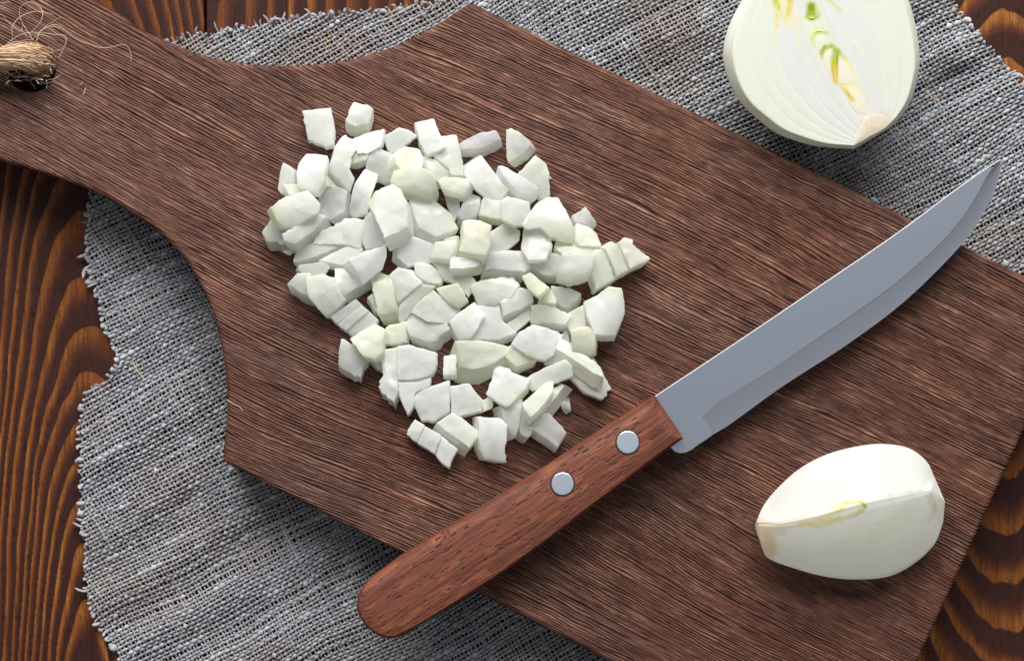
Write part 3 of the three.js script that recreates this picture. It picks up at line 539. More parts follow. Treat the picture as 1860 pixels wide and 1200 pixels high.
    return planarUV(g, (x, y, z) => [((x * bx + z * bz) * 1000 + y * 300) / 26 + seed * 0.37, ((-x * bz + z * bx) * 1000 + y * 700) / 26 + seed * 0.11]);
  }
  const GROUP = 'diced onion pieces heaped on the cutting board';
  function p(tile, kind, t, label, a, o = {}) {
    const seed = ++serial, poly = grow(spot(tile, a)), r = rng(seed + 90), [base, mat] = KIND[kind], tt = t * 1.18 / 1000, ti = o.tilt ?? [(r() - 0.5) * 0.13, (r() - 0.5) * 0.13 - 0.03];
    const lum = 0.97 + 0.05 * r(), tint = base.map((v, i) => v * lum * (i === 2 ? 0.95 + 0.06 * r() : 1)), pl = lay(poly, tt, ...ti);
    const m = new THREE.Mesh(solid(poly, tt, pl, tint, seed, o), mat); m.name = numbered('onion_piece'); tag(m, label, 'onion piece', GROUP); rest(m);
  }
  function layered(tile, kind, t, label, parts, o = {}) {   // a piece whose layers still hang together
    const seed = ++serial, polys = parts.map((a) => spot(tile, a)), hull = polys.flat(), c = hull.reduce((s, q) => [s[0] + q[0] / hull.length, s[1] + q[1] / hull.length], [0, 0]), r = rng(seed + 90), [base, mat] = KIND[kind];
    const around = hull.slice().sort((q, w) => Math.atan2(q[1] - c[1], q[0] - c[0]) - Math.atan2(w[1] - c[1], w[0] - c[0])), pl = lay(around, t / 1000, ...(o.tilt ?? [(r() - 0.5) * 0.1, (r() - 0.5) * 0.1]));
    const g = thing('onion_piece');
    polys.forEach((poly, i) => { const m = poly.reduce((s, q) => [s[0] + q[0] / poly.length, s[1] + q[1] / poly.length], [0, 0]), step = o.step?.[i] ?? (i % 2) * 0.5; const q = { ...pl, a: pl.a + pl.b * (m[0] - pl.mx) + pl.c * (m[1] - pl.my), mx: m[0], my: m[1] }; const tint = base.map((v) => v * (i % 2 ? 0.95 : 1.0)); part('onion_layer', solid(poly, (t + step) / 1000, q, tint, seed * 11 + i, { lean: [0, 3], bow: 0.2, ...o }), mat, g); });
    tag(g, label, 'onion piece', GROUP); rest(g);
  }
  // lowest course, on the wood
  p('A', 'w', 4.6, 'squarish onion piece lying apart at the upper left of the heap', [395, 105, 650, 70, 672, 180, 685, 300, 680, 415, 600, 435, 530, 400, 445, 370, 425, 240], { bow: 0.9, tilt: [0.02, 0.02], torn: 1.2 });
  p('A', 'g', 4, 'greyish slanted onion piece at the left edge, half covered by a taller cube', [215, 590, 330, 670, 345, 830, 215, 880, 175, 830, 190, 680]);
  p('A', 'c', 4, 'pale onion chip tucked above the big double slab at the left edge', [210, 810, 340, 800, 420, 850, 400, 930, 260, 930]);
  p('D', 'g', 4, 'ragged translucent onion scrap at the far left corner of the heap', [85, 45, 50, 110, 20, 175, 65, 280, 220, 310, 300, 320, 330, 200, 200, 50], { torn: 2 });
  p('D', 'g', 2, 'tiny onion crumb under the left double slab', [205, 315, 300, 315, 290, 340, 265, 360, 225, 345]);
  p('A', 'g', 4.5, 'grey shaded onion piece left of the curved upright piece', [560, 850, 680, 810, 830, 880, 820, 1080, 690, 1150, 600, 1080, 545, 1050]);
  p('A', 'c', 4, 'yellowish onion chip under the foot of the tall crescent', [590, 660, 700, 800, 640, 825, 560, 840, 520, 760]);
  p('A', 'g', 4.5, 'grey translucent onion piece right of the small dark gap near the top', [1030, 480, 1120, 445, 1240, 510, 1320, 700, 1290, 770, 1160, 775, 1060, 740, 1000, 640]);
  p('B', 'g', 3.5, 'small clear onion flake left of the upright block at the top', [95, 250, 180, 270, 265, 325, 130, 430, 20, 495, -55, 330, 40, 290], { tilt: [0.05, 0.05] });
  p('B', 'u', 3.6, 'lens shaped translucent onion sliver at the top of the heap', [680, 430, 740, 385, 880, 320, 1020, 305, 1050, 340, 1065, 395, 1010, 435, 900, 485, 800, 490, 690, 475], { bow: 1.2, tilt: [0, 0] });
  p('C', 'g', 4.2, 'triangular onion piece apart at the upper right of the heap', [190, 62, 240, 55, 350, 120, 420, 185, 450, 235, 370, 320, 235, 380, 215, 330, 205, 250], { tilt: [0, 0], bow: 0.8 });
  p('C', 'g', 4.4, 'translucent petal shaped onion piece at the right of the top row', [455, 312, 555, 390, 580, 480, 582, 680, 520, 725, 400, 640, 275, 510], { tilt: [-0.05, 0], bow: 0.9 });
  p('C', 'u', 1.2, 'tiny onion crumb on the wood right of the petal shaped piece', [585, 495, 610, 508, 612, 520, 590, 526]);
  p('C', 'u', 3.6, 'small purplish translucent onion piece apart on the right side', [805, 885, 930, 797, 985, 890, 1030, 960, 985, 1000, 815, 950], { tilt: [0, 0] });
  p('B', 'w', 4.5, 'onion piece mostly hidden behind the two stacked slabs near the top', [290, 520, 440, 570, 570, 690, 560, 780, 470, 800, 330, 700]);
  p('B', 'g', 4.5, 'narrow shaded onion piece standing below the yellowish bar', [530, 860, 660, 890, 680, 1030, 620, 1140, 590, 1060, 560, 980]);
  p('B', 'g', 4.5, 'narrow curved onion piece beside the dark gap under the big parallelogram', [780, 880, 870, 920, 860, 1020, 830, 1120, 760, 1180, 680, 1190, 650, 1150, 700, 1000]);
  p('B', 'w', 5, 'onion cube whose top is covered by the big bright parallelogram', [910, 900, 1030, 960, 1130, 880, 1100, 1120, 1060, 1155, 960, 1135, 865, 1110], { lean: [0, 6] });
  p('C', 'w', 5, 'square onion piece left of the large yellowish mound', [150, 730, 200, 700, 390, 745, 400, 830, 350, 960, 250, 970, 145, 920]);
  p('F', 'g', 4.6, 'flat shaded onion piece left of the plump cube at the right', [90, 520, 160, 440, 280, 350, 395, 370, 370, 520, 350, 600, 180, 590]);
  p('F', 'c', 4.6, 'onion slab under the right foot of the large yellowish mound', [350, 240, 520, 280, 760, 300, 720, 390, 400, 400, 330, 340]);
  p('F', 'w', 6, 'plump onion cube with a glossy front left of the layered wedge', [400, 380, 540, 370, 700, 380, 670, 530, 620, 580, 460, 630, 355, 590, 380, 500], { lean: [0, 10], bow: 0.7 });
  p('F', 'g', 4.5, 'dull onion square below the dark gap right of the centre', [300, 670, 460, 690, 570, 760, 520, 860, 450, 940, 330, 880]);
  p('F', 'n', 3.5, 'little yellow onion chip beneath the slanted yellow strip', [170, 830, 230, 700, 290, 690, 335, 790, 330, 860, 250, 850]);
  p('D', 'g', 4.6, 'shaded onion piece beneath the long pale slab at the left', [330, 470, 560, 430, 640, 470, 590, 545, 480, 575, 350, 555, 320, 510]);
  p('D', 'g', 4.4, 'greyish onion piece at the left edge behind a rectangular cube', [350, 550, 470, 560, 480, 830, 410, 800, 260, 670], { tilt: [0, 0] });
  p('D', 'w', 4.8, 'onion cube under the kite shaped piece at the left', [700, 490, 790, 490, 900, 640, 1010, 600, 1025, 655, 890, 740, 810, 800, 720, 660]);
  p('G', 'g', 4, 'small shaded onion chip left of the greenish column', [480, 45, 550, -10, 600, 200, 540, 190]);
  p('G', 'g', 3.5, 'narrow onion chip below the bright cube at the lower left', [470, 600, 610, 590, 625, 745, 560, 710]);
  layered('G', 'g', 4.8, 'onion square of three parallel layers at the lower left edge', [[120, 230, 375, 45, 430, 100, 200, 300], [200, 300, 430, 100, 500, 160, 290, 345, 270, 360], [275, 350, 500, 160, 590, 250, 540, 310, 335, 415]], { step: [0, 0.35, -0.4], tilt: [0.06, -0.02] });
  p('G', 'g', 4, 'greyish leaf shaped onion piece apart at the lower left', [240, 435, 270, 440, 410, 540, 485, 640, 440, 710, 410, 825, 330, 790, 230, 730, 215, 600], { tilt: [0, 0], torn: 1.6 });
  p('G', 'w', 5, 'ragged narrow onion strip left of the large layered slab', [615, 600, 655, 585, 720, 780, 770, 960, 735, 1075, 610, 930, 600, 850, 640, 780], { torn: 2 });
  p('E', 'w', 4.6, 'shaded onion piece under the small bright block in the middle', [420, 440, 580, 460, 760, 540, 830, 630, 750, 750, 660, 640, 530, 600]);
  p('E', 'g', 4.6, 'grey shaded onion piece right of the greenish column', [110, 850, 320, 650, 440, 670, 250, 870, 170, 980, 115, 985]);
  p('E', 'w', 4.6, 'onion piece peeking out left of the square under the two big middle pieces', [60, 300, 210, 200, 420, 260, 410, 420, 330, 460, 250, 450, 150, 490, 40, 410], { bow: 1 });
  p('E', 'c', 4, 'thin onion edge showing behind the small square in the middle', [490, 230, 660, 185, 690, 270, 620, 310]);
  p('E', 'w', 4.8, 'wide onion piece under the ruffled piece, reaching down right', [840, 850, 1050, 850, 1080, 1000, 1210, 1120, 1060, 1200, 810, 1190, 880, 980]);
  p('E', 'n', 3.6, 'yellow green onion chip under the cube right of the ruffled piece', [1130, 1010, 1345, 860, 1350, 970, 1220, 1080]);
  p('I', 'n', 4.6, 'pale yellow onion piece between the striped piece and the broad white one', [110, 500, 210, 410, 440, 500, 460, 525, 300, 620, 240, 650]);
  p('I', 'g', 4, 'shaded onion flake left of the curved strip at the lower right', [550, 560, 660, 440, 860, 590, 800, 650, 740, 560]);
  p('I', 'g', 4, 'small grey onion chip between the broad piece and the bent piece', [690, 310, 760, 230, 830, 430, 760, 400]);
  p('I', 'w', 3.6, 'crescent shaped onion piece at the lower right edge under the curved strip', [790, 690, 870, 600, 930, 480, 1000, 490, 1090, 640, 1165, 790, 1120, 815, 1125, 850, 1080, 890, 920, 830], { tilt: [0, 0], bow: 0.8 });
  p('F', 'w', 7, 'big faceted onion cube at the right edge below the layered wedge', [615, 820, 730, 760, 840, 670, 950, 690, 975, 820, 978, 930, 930, 1060, 895, 1155, 720, 1145, 640, 960], { bow: 2.4, lean: [0, 6], tilt: [0.02, 0.02] });
  p('H', 'w', 4.5, 'small onion chip behind the left end of the striped greenish piece', [375, 330, 480, 320, 490, 540, 370, 535]);
  p('K', 'g', 1.4, 'nearly clear onion sliver right of the two slanted blades', [790, 500, 840, 470, 880, 450, 900, 580, 850, 610, 815, 560], { tilt: [0, 0] });
  p('K', 'g', 4.6, 'thin upright onion sliver left of the cube at the bottom right tip', [375, 740, 430, 560, 520, 690, 515, 800, 460, 875, 390, 850]);
  p('K', 'g', 5.4, 'onion cube at the bottom right tip with a curved upper edge', [520, 700, 600, 640, 680, 615, 770, 720, 835, 815, 740, 970, 640, 880, 510, 790], { lean: [-3, 8], bow: 1 });
  p('I', 'w', 4.6, 'slanted onion bar in the open gap at the lower right', [380, 690, 560, 590, 730, 520, 790, 580, 800, 680, 620, 750, 440, 810, 400, 780], { bow: 0.6 });
  p('J', 'g', 4.8, 'dull onion bar standing under the stepped square near the bottom', [915, 560, 1160, 470, 1140, 600, 1055, 850, 1000, 830, 940, 700]);
  p('J', 'w', 5, 'onion piece behind the layered one at the bottom of the heap', [330, 760, 490, 630, 600, 690, 755, 830, 690, 900, 620, 995, 550, 940, 400, 830], { tilt: [0, 0.03] });
  layered('J', 'w', 5, 'lowest onion piece of the heap, cut across three layers', [[70, 820, 100, 740, 150, 660, 245, 722, 170, 900], [172, 900, 247, 725, 400, 815, 340, 1010], [343, 1010, 403, 817, 555, 950, 505, 1050, 475, 1140, 400, 1090]], { step: [0, 0.3, -0.3], tilt: [0, 0] });
  p('J', 'w', 5.4, 'upright rectangular onion block at the bottom of the heap', [770, 660, 930, 660, 1010, 720, 998, 840, 975, 950, 990, 1060, 770, 1040, 725, 960, 720, 655], { lean: [-7, 2], tilt: [0, 0] });
  p('J', 'n', 4, 'yellowish onion end at the right of the long double block', [790, 480, 860, 440, 890, 520, 880, 555, 800, 590]);
  swell = 1.05;
  // second course
  p('A', 'w', 4.6, 'upright onion square at the very top of the heap', [875, 12, 960, 45, 1000, 45, 1055, 95, 1030, 200, 1005, 290, 880, 315, 795, 245, 830, 120], { torn: 1.2 });
  p('A', 'c', 4.4, 'yellow rimmed onion chip in the notch beside the tall crescent', [820, 600, 870, 510, 990, 440, 1030, 490, 1000, 590, 880, 612]);
  p('A', 'w', 4.6, 'onion piece with a pointed corner right below the topmost square', [870, 350, 1010, 300, 1160, 263, 1140, 420, 1010, 495, 915, 490, 890, 400]);
  p('A', 'w', 5.2, 'onion cube with a yellow upper rim at the upper left of the heap', [420, 498, 520, 505, 620, 525, 612, 640, 600, 790, 540, 890, 470, 880, 350, 830, 340, 690, 360, 590], { bow: 1.3, lean: [0, 4] });
  p('B', 'w', 5, 'onion slab with a pale front right of the upright rectangular block', [500, 350, 645, 330, 672, 480, 690, 590, 695, 740, 580, 740, 560, 670, 440, 580, 440, 500], { bow: 1 });
  p('R', 'w', 5, 'shaded onion slab left of the big slanted middle piece', [670, 770, 740, 680, 820, 720, 810, 900, 780, 935, 680, 950, 660, 900]);
  p('R', 'w', 5, 'broad grey green onion piece right of the big slanted middle piece', [925, 690, 1000, 640, 1110, 680, 1180, 740, 1215, 850, 1060, 930, 960, 880], { bow: 1 });
  p('E', 'w', 4.4, 'onion slab running down below the tall narrow middle piece', [610, 390, 830, 420, 895, 460, 870, 510, 740, 535, 600, 520]);
  p('E', 'w', 5, 'small upright onion square with a crisp top in the middle', [450, 245, 650, 240, 640, 370, 590, 460, 500, 440, 415, 425], { bow: 0.2, torn: 0.5 });
  p('E', 'w', 5, 'onion piece with a slanted lower edge right of the greenish column', [10, 560, 100, 480, 250, 520, 350, 650, 230, 740, 120, 830, 40, 600], { bow: 0.9 });
  p('E', 'n', 4.8, 'greenish square onion piece under the small bright middle block', [460, 680, 560, 650, 660, 625, 755, 800, 670, 865, 590, 830, 500, 740]);
  p('E', 'w', 5, 'onion piece with a bright face left of the dark gap right of the middle', [975, 140, 1110, 60, 1240, 130, 1235, 220, 1150, 290, 1060, 345, 940, 380, 920, 250]);
  p('E', 'w', 5, 'pointed onion slab above the ruffled piece', [905, 470, 940, 390, 1090, 360, 1240, 345, 1330, 400, 1400, 440, 1270, 570, 1100, 575, 960, 560, 880, 590], { bow: 1.1 });
  p('E', 'w', 5, 'onion cube below right of the ruffled piece', [1060, 850, 1250, 680, 1350, 710, 1365, 830, 1250, 920, 1080, 1010]);
  p('F', 'w', 5.4, 'bright onion cube under the left foot of the large yellowish mound', [35, 130, 270, 105, 285, 220, 300, 290, 240, 430, 80, 440, 15, 330], { bow: 0.9, lean: [0, 5] });
  p('C', 'c', 4.8, 'bright yellowish onion piece right of the large mound', [830, 965, 960, 990, 1020, 1040, 1060, 1170, 850, 1190, 800, 1150]);
  p('D', 'w', 4.4, 'long onion slab underneath the kite shaped piece at the left', [560, 430, 830, 290, 970, 330, 930, 420, 790, 500, 720, 480]);
  p('D', 'w', 5.2, 'rectangular onion cube at the left edge with a grey speck on its top rim', [435, 575, 590, 545, 690, 580, 720, 670, 800, 790, 710, 880, 620, 950, 540, 860, 460, 760, 440, 660], { bow: 0.8 });
  p('G', 'c', 5.2, 'bright onion cube with a pointed left corner at the lower left', [325, 430, 440, 350, 560, 290, 650, 350, 640, 580, 570, 650, 480, 620, 400, 530], { bow: 1.2, lean: [2, 5] });
  p('G', 'n', 5, 'pale green onion cube above the large layered slab', [655, 330, 690, 295, 850, 270, 870, 470, 760, 485, 660, 480], { bow: 0.4 });
  p('F', 'n', 4.2, 'slanted yellow green onion strip below the pointed slab', [20, 560, 100, 530, 200, 620, 290, 690, 190, 780, 80, 680]);
  p('I', 'c', 4.8, 'upper bent onion piece left of the big faceted cube', [770, 80, 910, 5, 950, 200, 930, 260, 800, 270, 760, 200]);
  p('H', 'w', 5, 'onion cube left of the wide piece under the ruffled one', [425, 40, 530, -75, 660, -180, 750, -40, 690, 90, 620, 215, 510, 235, 460, 140], { bow: 0.8 });
  layered('G', 'w', 5.6, 'large onion slab of stacked layers at the lower left with a pointed lower corner', [[650, 520, 760, 500, 775, 830, 770, 940, 700, 880, 640, 700], [757, 500, 880, 478, 1010, 515, 1145, 560, 1130, 720, 1085, 790, 930, 830, 770, 830], [770, 832, 930, 832, 1085, 792, 1075, 870, 935, 940, 930, 1060, 860, 1165, 790, 990]], { step: [0, 0.9, 0.2], tilt: [0, 0.02] });
  layered('J', 'w', 5, 'long double onion block below the striped greenish piece', [[120, 420, 300, 350, 480, 290, 480, 600, 450, 630, 320, 705, 210, 690, 150, 560], [480, 345, 660, 320, 720, 400, 800, 500, 790, 600, 540, 660, 490, 620]], { step: [0.6, 0] });
  p('K', 'w', 4.4, 'right one of the two slanted onion blades near the bottom right', [540, 700, 600, 560, 740, 410, 850, 350, 885, 375, 790, 490, 690, 610, 600, 660], { tilt: [0.1, 0] });
  swell = 1.02;
  // top course
  p('A', 'w', 5, 'tall crescent onion piece with a torn right edge at the upper left', [735, 365, 790, 320, 890, 390, 895, 460, 840, 540, 815, 660, 860, 755, 800, 895, 760, 855, 680, 770, 600, 690, 640, 580, 670, 480], { bow: 1.4, torn: 1.3 });
  p('A', 'w', 5.6, 'upper half of the big double slab at the left edge', [40, 1025, 180, 930, 300, 890, 430, 850, 500, 910, 560, 985, 540, 1050, 420, 1120, 300, 1190, 150, 1200, 80, 1130], { bow: 1.2 });
  p('D', 'w', 5, 'lower half of the double slab at the left edge', [350, 320, 240, 270, 225, 190, 380, 100, 550, -20, 620, 20, 560, 120, 500, 195, 440, 250], { bow: 0.8 });
  p('A', 'w', 5, 'curved upright onion piece with a straight cut top left of the middle', [975, 645, 1100, 690, 1095, 740, 1040, 890, 1000, 1075, 860, 1095, 815, 1060, 850, 860, 900, 750], { bow: 1.5, lean: [-2, 1] });
  p('B', 'w', 5, 'upright rectangular onion block at the top of the heap', [245, 205, 340, 185, 430, 162, 465, 260, 500, 350, 535, 450, 450, 495, 360, 535, 320, 470, 285, 400], { bow: 0.4, lean: [-2, 3], tilt: [0.02, 0] });
  p('B', 'c', 5, 'cream onion slab under and above the bright bulging slab near the top', [130, 440, 290, 450, 320, 520, 300, 660, 60, 690, -5, 640, 0, 560, 40, 490]);
  p('B', 'c', 5, 'bright bulging onion slab with a scalloped lower edge near the top', [60, 680, 170, 650, 280, 640, 340, 670, 430, 730, 465, 830, 430, 985, 340, 940, 250, 905, 140, 870, 30, 810], { bow: 1.3 });
  p('B', 'c', 4.6, 'yellowish bar shaped onion piece in the upper middle', [480, 760, 545, 728, 670, 740, 790, 755, 780, 870, 730, 935, 600, 890, 520, 850], { bow: 1.1 });
  p('B', 'w', 5.2, 'big bright parallelogram shaped onion piece in the upper right', [705, 600, 780, 545, 860, 490, 920, 570, 990, 660, 1060, 750, 1140, 840, 1080, 920, 1020, 985, 900, 895, 820, 830, 700, 680], { bow: 1.3, lean: [-4, -3] });
  p('C', 'w', 4.8, 'long tapered onion piece left of the petal shaped one at the upper right', [95, 425, 135, 415, 280, 510, 380, 590, 475, 665, 390, 745, 290, 730, 195, 620, 140, 540], { bow: 0.9 });
  p('C', 'c', 6, 'large yellowish onion mound on the right side of the heap', [385, 880, 470, 760, 590, 692, 680, 710, 760, 850, 820, 980, 825, 1150, 740, 1130, 600, 1090, 500, 990, 390, 1015, 340, 970], { bow: 3, lean: [2, 2] });
  p('D', 'w', 4.6, 'ruffled onion piece with a crumpled top at the left above the long pale slab', [500, 260, 560, 140, 690, 90, 830, 15, 972, 35, 960, 180, 950, 310, 800, 270], { bow: 0.9, torn: 1.8 });
  p('D', 'w', 4.2, 'long pale onion slab with a straight lower edge at the left', [350, 325, 460, 290, 560, 258, 720, 262, 830, 280, 740, 350, 560, 425, 370, 470, 325, 460], { bow: 0.6 });
  p('D', 'w', 5, 'kite shaped onion piece with its point down at the left', [775, 440, 950, 340, 1080, 300, 1180, 260, 1170, 380, 1120, 500, 1010, 590, 905, 675, 840, 560], { bow: 0.7 });
  p('G', 'n', 5, 'green tinted upright onion column left of the middle', [510, -130, 590, -210, 700, -160, 735, -70, 760, 30, 800, 260, 700, 285, 620, 270, 590, 130, 560, 20], { bow: 1.2, tilt: [0, -0.03] });
  p('R', 'w', 5.4, 'big slanted onion piece with a ragged lower edge in the middle', [745, 600, 850, 560, 900, 600, 940, 680, 955, 780, 960, 870, 900, 910, 820, 945, 790, 860, 760, 790, 700, 690], { bow: 1.3, torn: 1.2 });
  p('E', 'w', 4.8, 'small bright onion block lying on top in the middle', [250, 450, 330, 440, 410, 460, 525, 580, 500, 665, 430, 665, 330, 620, 255, 560], { bow: 0.7, lean: [0, 5] });
  p('E', 'c', 5, 'tall narrow onion piece with a flat top right of the middle', [700, 60, 760, 35, 870, 40, 975, 90, 962, 220, 950, 330, 900, 440, 780, 430, 640, 400, 700, 260], { bow: 0.8 });
  layered('F', 'c', 7, 'layered onion wedge pointing right at the right edge of the heap', [[640, 565, 670, 440, 690, 320, 780, 310, 830, 430, 885, 610, 790, 665, 690, 730], [745, 300, 850, 238, 905, 262, 960, 400, 1005, 540, 890, 610, 835, 440, 785, 320], [905, 258, 925, 255, 970, 205, 1060, 225, 1045, 270, 1130, 340, 1225, 410, 1110, 480, 1010, 540, 962, 400]], { step: [-0.8, 0, 0.5], lean: [-4, 6], tilt: [0, 0.03] });
  p('E', 'w', 4.2, 'lower fold of the crumpled white onion piece in the middle of the heap', [185, 905, 340, 960, 570, 1030, 600, 1110, 520, 1170, 480, 1240, 420, 1260, 220, 1170, 175, 1040], { bow: 0.8, torn: 1.4 });
  p('E', 'w', 4.6, 'bright upper facet of the crumpled white onion piece in the middle of the heap', [430, 690, 510, 760, 590, 830, 690, 890, 620, 970, 580, 1015, 380, 1000, 220, 900, 270, 830], { bow: 1 });
  p('E', 'w', 4.6, 'ruffled wet looking onion piece lying on top right of the middle', [780, 660, 860, 610, 960, 590, 1080, 565, 1190, 570, 1250, 650, 1190, 740, 1120, 800, 1030, 850, 940, 860, 860, 840], { bow: 1.6, torn: 1.6 });
  p('F', 'c', 5, 'onion slab with a yellow right corner above the broad white piece', [110, 850, 170, 835, 240, 840, 370, 900, 490, 970, 450, 1070, 300, 1050, 110, 1030], { bow: 1 });
  p('I', 'w', 5.6, 'broad white onion piece with a pointed lower tip at the lower right', [225, 380, 300, 260, 430, 185, 580, 220, 720, 280, 665, 360, 655, 420, 600, 495, 550, 535, 480, 525, 420, 500, 320, 450], { bow: 1, torn: 1.2 });
  p('I', 'c', 5, 'lower bent onion piece with a cut off corner beside the big faceted cube', [790, 240, 870, 210, 960, 205, 1030, 270, 1045, 380, 1045, 470, 1000, 490, 910, 460, 820, 440], { bow: 0.8, lean: [3, 3] });
  p('I', 'c', 4, 'curved onion strip at the lower right lying over a crescent', [690, 330, 800, 400, 900, 500, 1000, 590, 1060, 660, 1085, 780, 1000, 740, 860, 620, 740, 530, 650, 460], { bow: 0.8 });
  p('H', 'n', 4.4, 'striped greenish onion piece with fine yellow lines near the bottom', [450, 255, 580, 230, 700, 222, 830, 235, 1020, 280, 960, 350, 860, 440, 720, 540, 600, 575, 470, 570, 460, 420], { bow: 0.9, stripe: 1, torn: 0.5 });
  p('I', 'w', 5.2, 'stepped onion square with a notch in its top edge near the bottom', [70, 590, 110, 570, 220, 610, 235, 645, 330, 685, 415, 720, 380, 820, 300, 910, 230, 985, 180, 985, 90, 920, 0, 850, 20, 810, 50, 720], { bow: 0.6, torn: 1.2, lean: [3, 5] });
  p('I', 'c', 4.6, 'left one of the two slanted onion blades near the bottom right', [320, 980, 400, 900, 480, 810, 560, 740, 625, 720, 620, 830, 550, 950, 480, 1050, 400, 1130, 350, 1050], { bow: 0.9 });
}
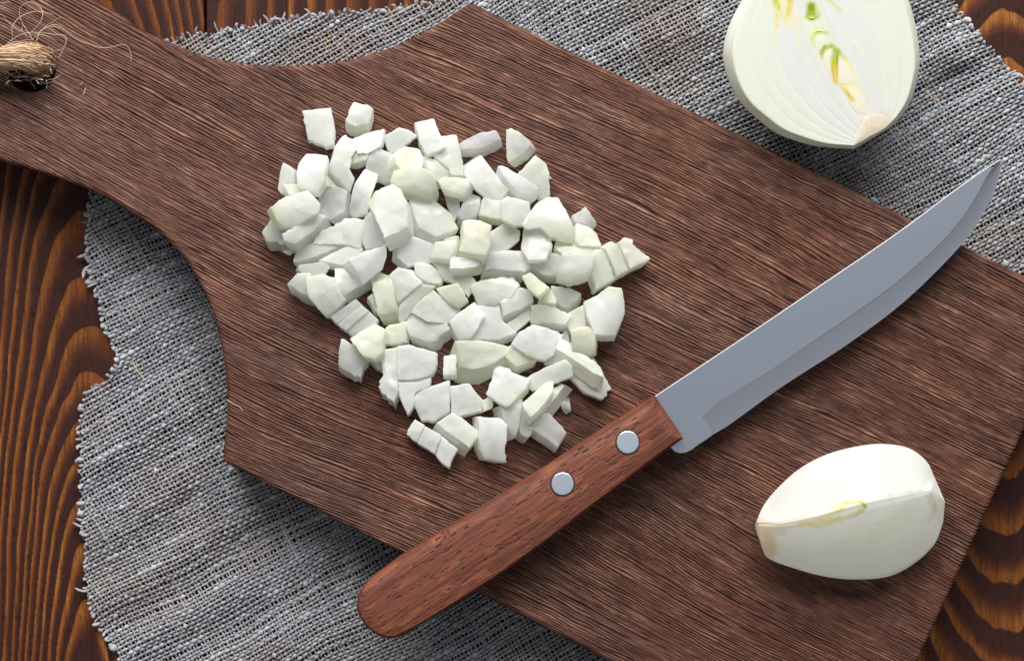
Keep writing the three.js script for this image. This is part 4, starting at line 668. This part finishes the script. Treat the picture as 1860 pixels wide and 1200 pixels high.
// ---------------------------------------------------------------- the jute rope through the hole
{
  const rope = thing('jute_rope'), r = rng(911), fib = new Strands(4), core = new Strands(12);
  const path = new THREE.CatmullRomCurve3([P(-150, 128, TOP + 0.006), P(-70, 118, TOP + 0.0068), P(0, 107, TOP + 0.0070), P(40, 102, TOP + 0.0070), P(68, 108, TOP + 0.0036), P(77, 116, TOP - 0.005), P(72, 120, TOP - 0.0165)].map((v) => v), false, 'centripetal');
  const M = 70, pts = path.getSpacedPoints(M), frames = path.computeFrenetFrames(M, false), rad = (k) => 0.0028 + 0.0019 * sm(0.3, 0.72, k / M) + 0.0002 * sn(k / 6, 1, 401);
  core.add(pts, pts.map((p, k) => rad(k) * 0.9), [0.40, 0.235, 0.125]);
  part('rope_core', core.build(), new THREE.MeshStandardMaterial({ vertexColors: true, roughness: 0.95 }), rope);
  const T = (k, w, q) => { const kk = clamp(k, 0, M), i = Math.floor(kk); return pts[i].clone().lerp(pts[Math.min(M, i + 1)], kk - i).addScaledVector(frames.normals[i], Math.cos(w) * q).addScaledVector(frames.binormals[i], Math.sin(w) * q); };
  for (let n = 0; n < 520; n++) {
    const k0 = r() * (M - 14), len = 10 + r() * 34, w0 = r() * 6.283, tw = 0.03 + (r() - 0.5) * 0.02, q0 = 0.86 + 0.16 * r(), line = [], rr = [];
    for (let s = 0; s <= 9; s++) { const k = k0 + (len * s) / 9; if (k > M) break; line.push(T(k, w0 + tw * (k - k0) * 1.4, rad(k) * (q0 + 0.06 * Math.sin(s * 1.3 + n)))); rr.push(0.00011 + 0.0001 * r()); }
    if (line.length < 3) continue;
    const t = r(); fib.add(line, rr, t < 0.25 ? [0.62, 0.46, 0.31] : t < 0.8 ? [0.45, 0.275, 0.155] : [0.28, 0.155, 0.08]);
  }
  tag(part('twisted_fibres', fib.build(), new THREE.MeshStandardMaterial({ vertexColors: true, roughness: 0.8 }), rope), null, null, null, 'stuff');
  const hair = new Strands(4), wisp = (p, y = 0.003, w = 0.00007, c = [0.62, 0.5, 0.38]) => { const q = spline(p, 22); hair.add(q.map((v, i) => P(v.x + sn(i / 3, p[0][0], 402) * 1.6, v.y + sn(i / 3, p[0][1], 403) * 1.6, TOP + Math.max(0.0005, y * (0.7 + 0.5 * Math.sin(i / 5 + p[0][0]))))), q.map((v, i) => w * (i > 18 ? 0.6 : 1)), c); };
  // the long stray hairs that stand out from the rope over the board
  for (const p of [[[66, 75], [72, 58], [90, 48], [112, 52], [140, 72], [178, 86], [205, 84], [226, 80], [236, 98], [236, 112]], [[8, 84], [30, 66], [58, 58], [90, 62], [118, 66], [116, 84], [108, 104]], [[60, 74], [40, 40], [34, 14], [50, 4], [66, 10], [76, 20], [70, 44], [54, 60]], [[0, 5], [14, 4], [24, 14], [28, 24]], [[8, 34], [24, 50], [36, 58], [40, 44], [36, 32]], [[66, 74], [74, 56], [94, 40], [110, 31]], [[146, 128], [150, 140], [148, 152], [142, 156]], [[156, 158], [152, 170], [144, 178]], [[0, 100], [10, 84], [36, 74], [60, 72]], [[56, 74], [82, 50], [104, 46], [118, 58], [116, 72]], [[20, 66], [26, 40], [46, 24], [80, 22], [98, 26]], [[86, 84], [100, 92], [114, 88]], [[56, 62], [84, 64], [104, 76], [108, 86]], [[-4, 22], [18, 44], [44, 60], [58, 72]]]) wisp(p, 0.006);
  for (let n = 0; n < 44; n++) {   // the tangle over the hole
    const x = 8 + r() * 88, y = 112 + r() * 38, a = r() * 6.28, c = (r() - 0.5) * 0.16, L = 16 + r() * 34, q = [];
    for (let s = 0; s <= 5; s++) { const t = s / 5; q.push([x + Math.cos(a + c * L * t * 0.5) * L * t, y + Math.sin(a + c * L * t * 0.5) * L * t * 0.6]); }
    if (q.some((v) => v[0] > 114 || v[1] > 172)) continue;
    wisp(q, 0.0046 + 0.003 * r() - (y > 130 ? 0.002 : 0), 0.00008 + 0.00007 * r(), r() < 0.6 ? [0.58, 0.50, 0.42] : [0.42, 0.28, 0.16]);
  }
  tag(part('stray_hairs', hair.build(), new THREE.MeshStandardMaterial({ vertexColors: true, roughness: 0.7 }), rope), null, null, null, 'stuff');
  tag(rope, 'fuzzy light brown rope passing through the hole in the board handle', 'rope');
  rest(rope);
}
// ---------------------------------------------------------------- small stray bits
{
  const bit = (name, label, cat, pts, w, color, y) => { const s = new Strands(5), q = spline(pts, 14); s.add(q.map((p, i) => P(p.x, p.y, y + w / 6000 + 0.0004 * Math.sin(i / 14 * 3.14))), q.map(() => w / 6000), color); const m = new THREE.Mesh(s.build(), new THREE.MeshStandardMaterial({ vertexColors: true, roughness: 0.8 })); m.name = numbered(name); tag(m, label, cat); rest(m); };
  bit('stray_fibre', 'thin straw-coloured fibre on the rounded lower left shoulder of the board', 'fibre', [[412, 726], [424, 734], [434, 738], [440, 746]], 0.6, [0.66, 0.5, 0.3], TOP);
  bit('stray_fibre', 'tiny blue green thread at the upper board edge under the blade tip', 'thread', [[1584, 360], [1589, 362], [1595, 367]], 1.6, [0.05, 0.32, 0.36], TOP);
  bit('stray_fibre', 'short yellowish stalk caught in the cloth beside the folded left edge', 'stalk', [[240, 656], [246, 668], [254, 680], [260, 686]], 1.2, [0.55, 0.40, 0.16], 0.0040);
  bit('stray_fibre', 'brown curved fibre on the cloth right of the half onion', 'fibre', [[1682, 164], [1690, 174], [1700, 181], [1710, 186]], 1.6, [0.42, 0.26, 0.15], 0.0040);
}
scene.traverse((o) => { if (o.isMesh) { o.castShadow = true; o.receiveShadow = true; } });
renderer.render(scene, camera);
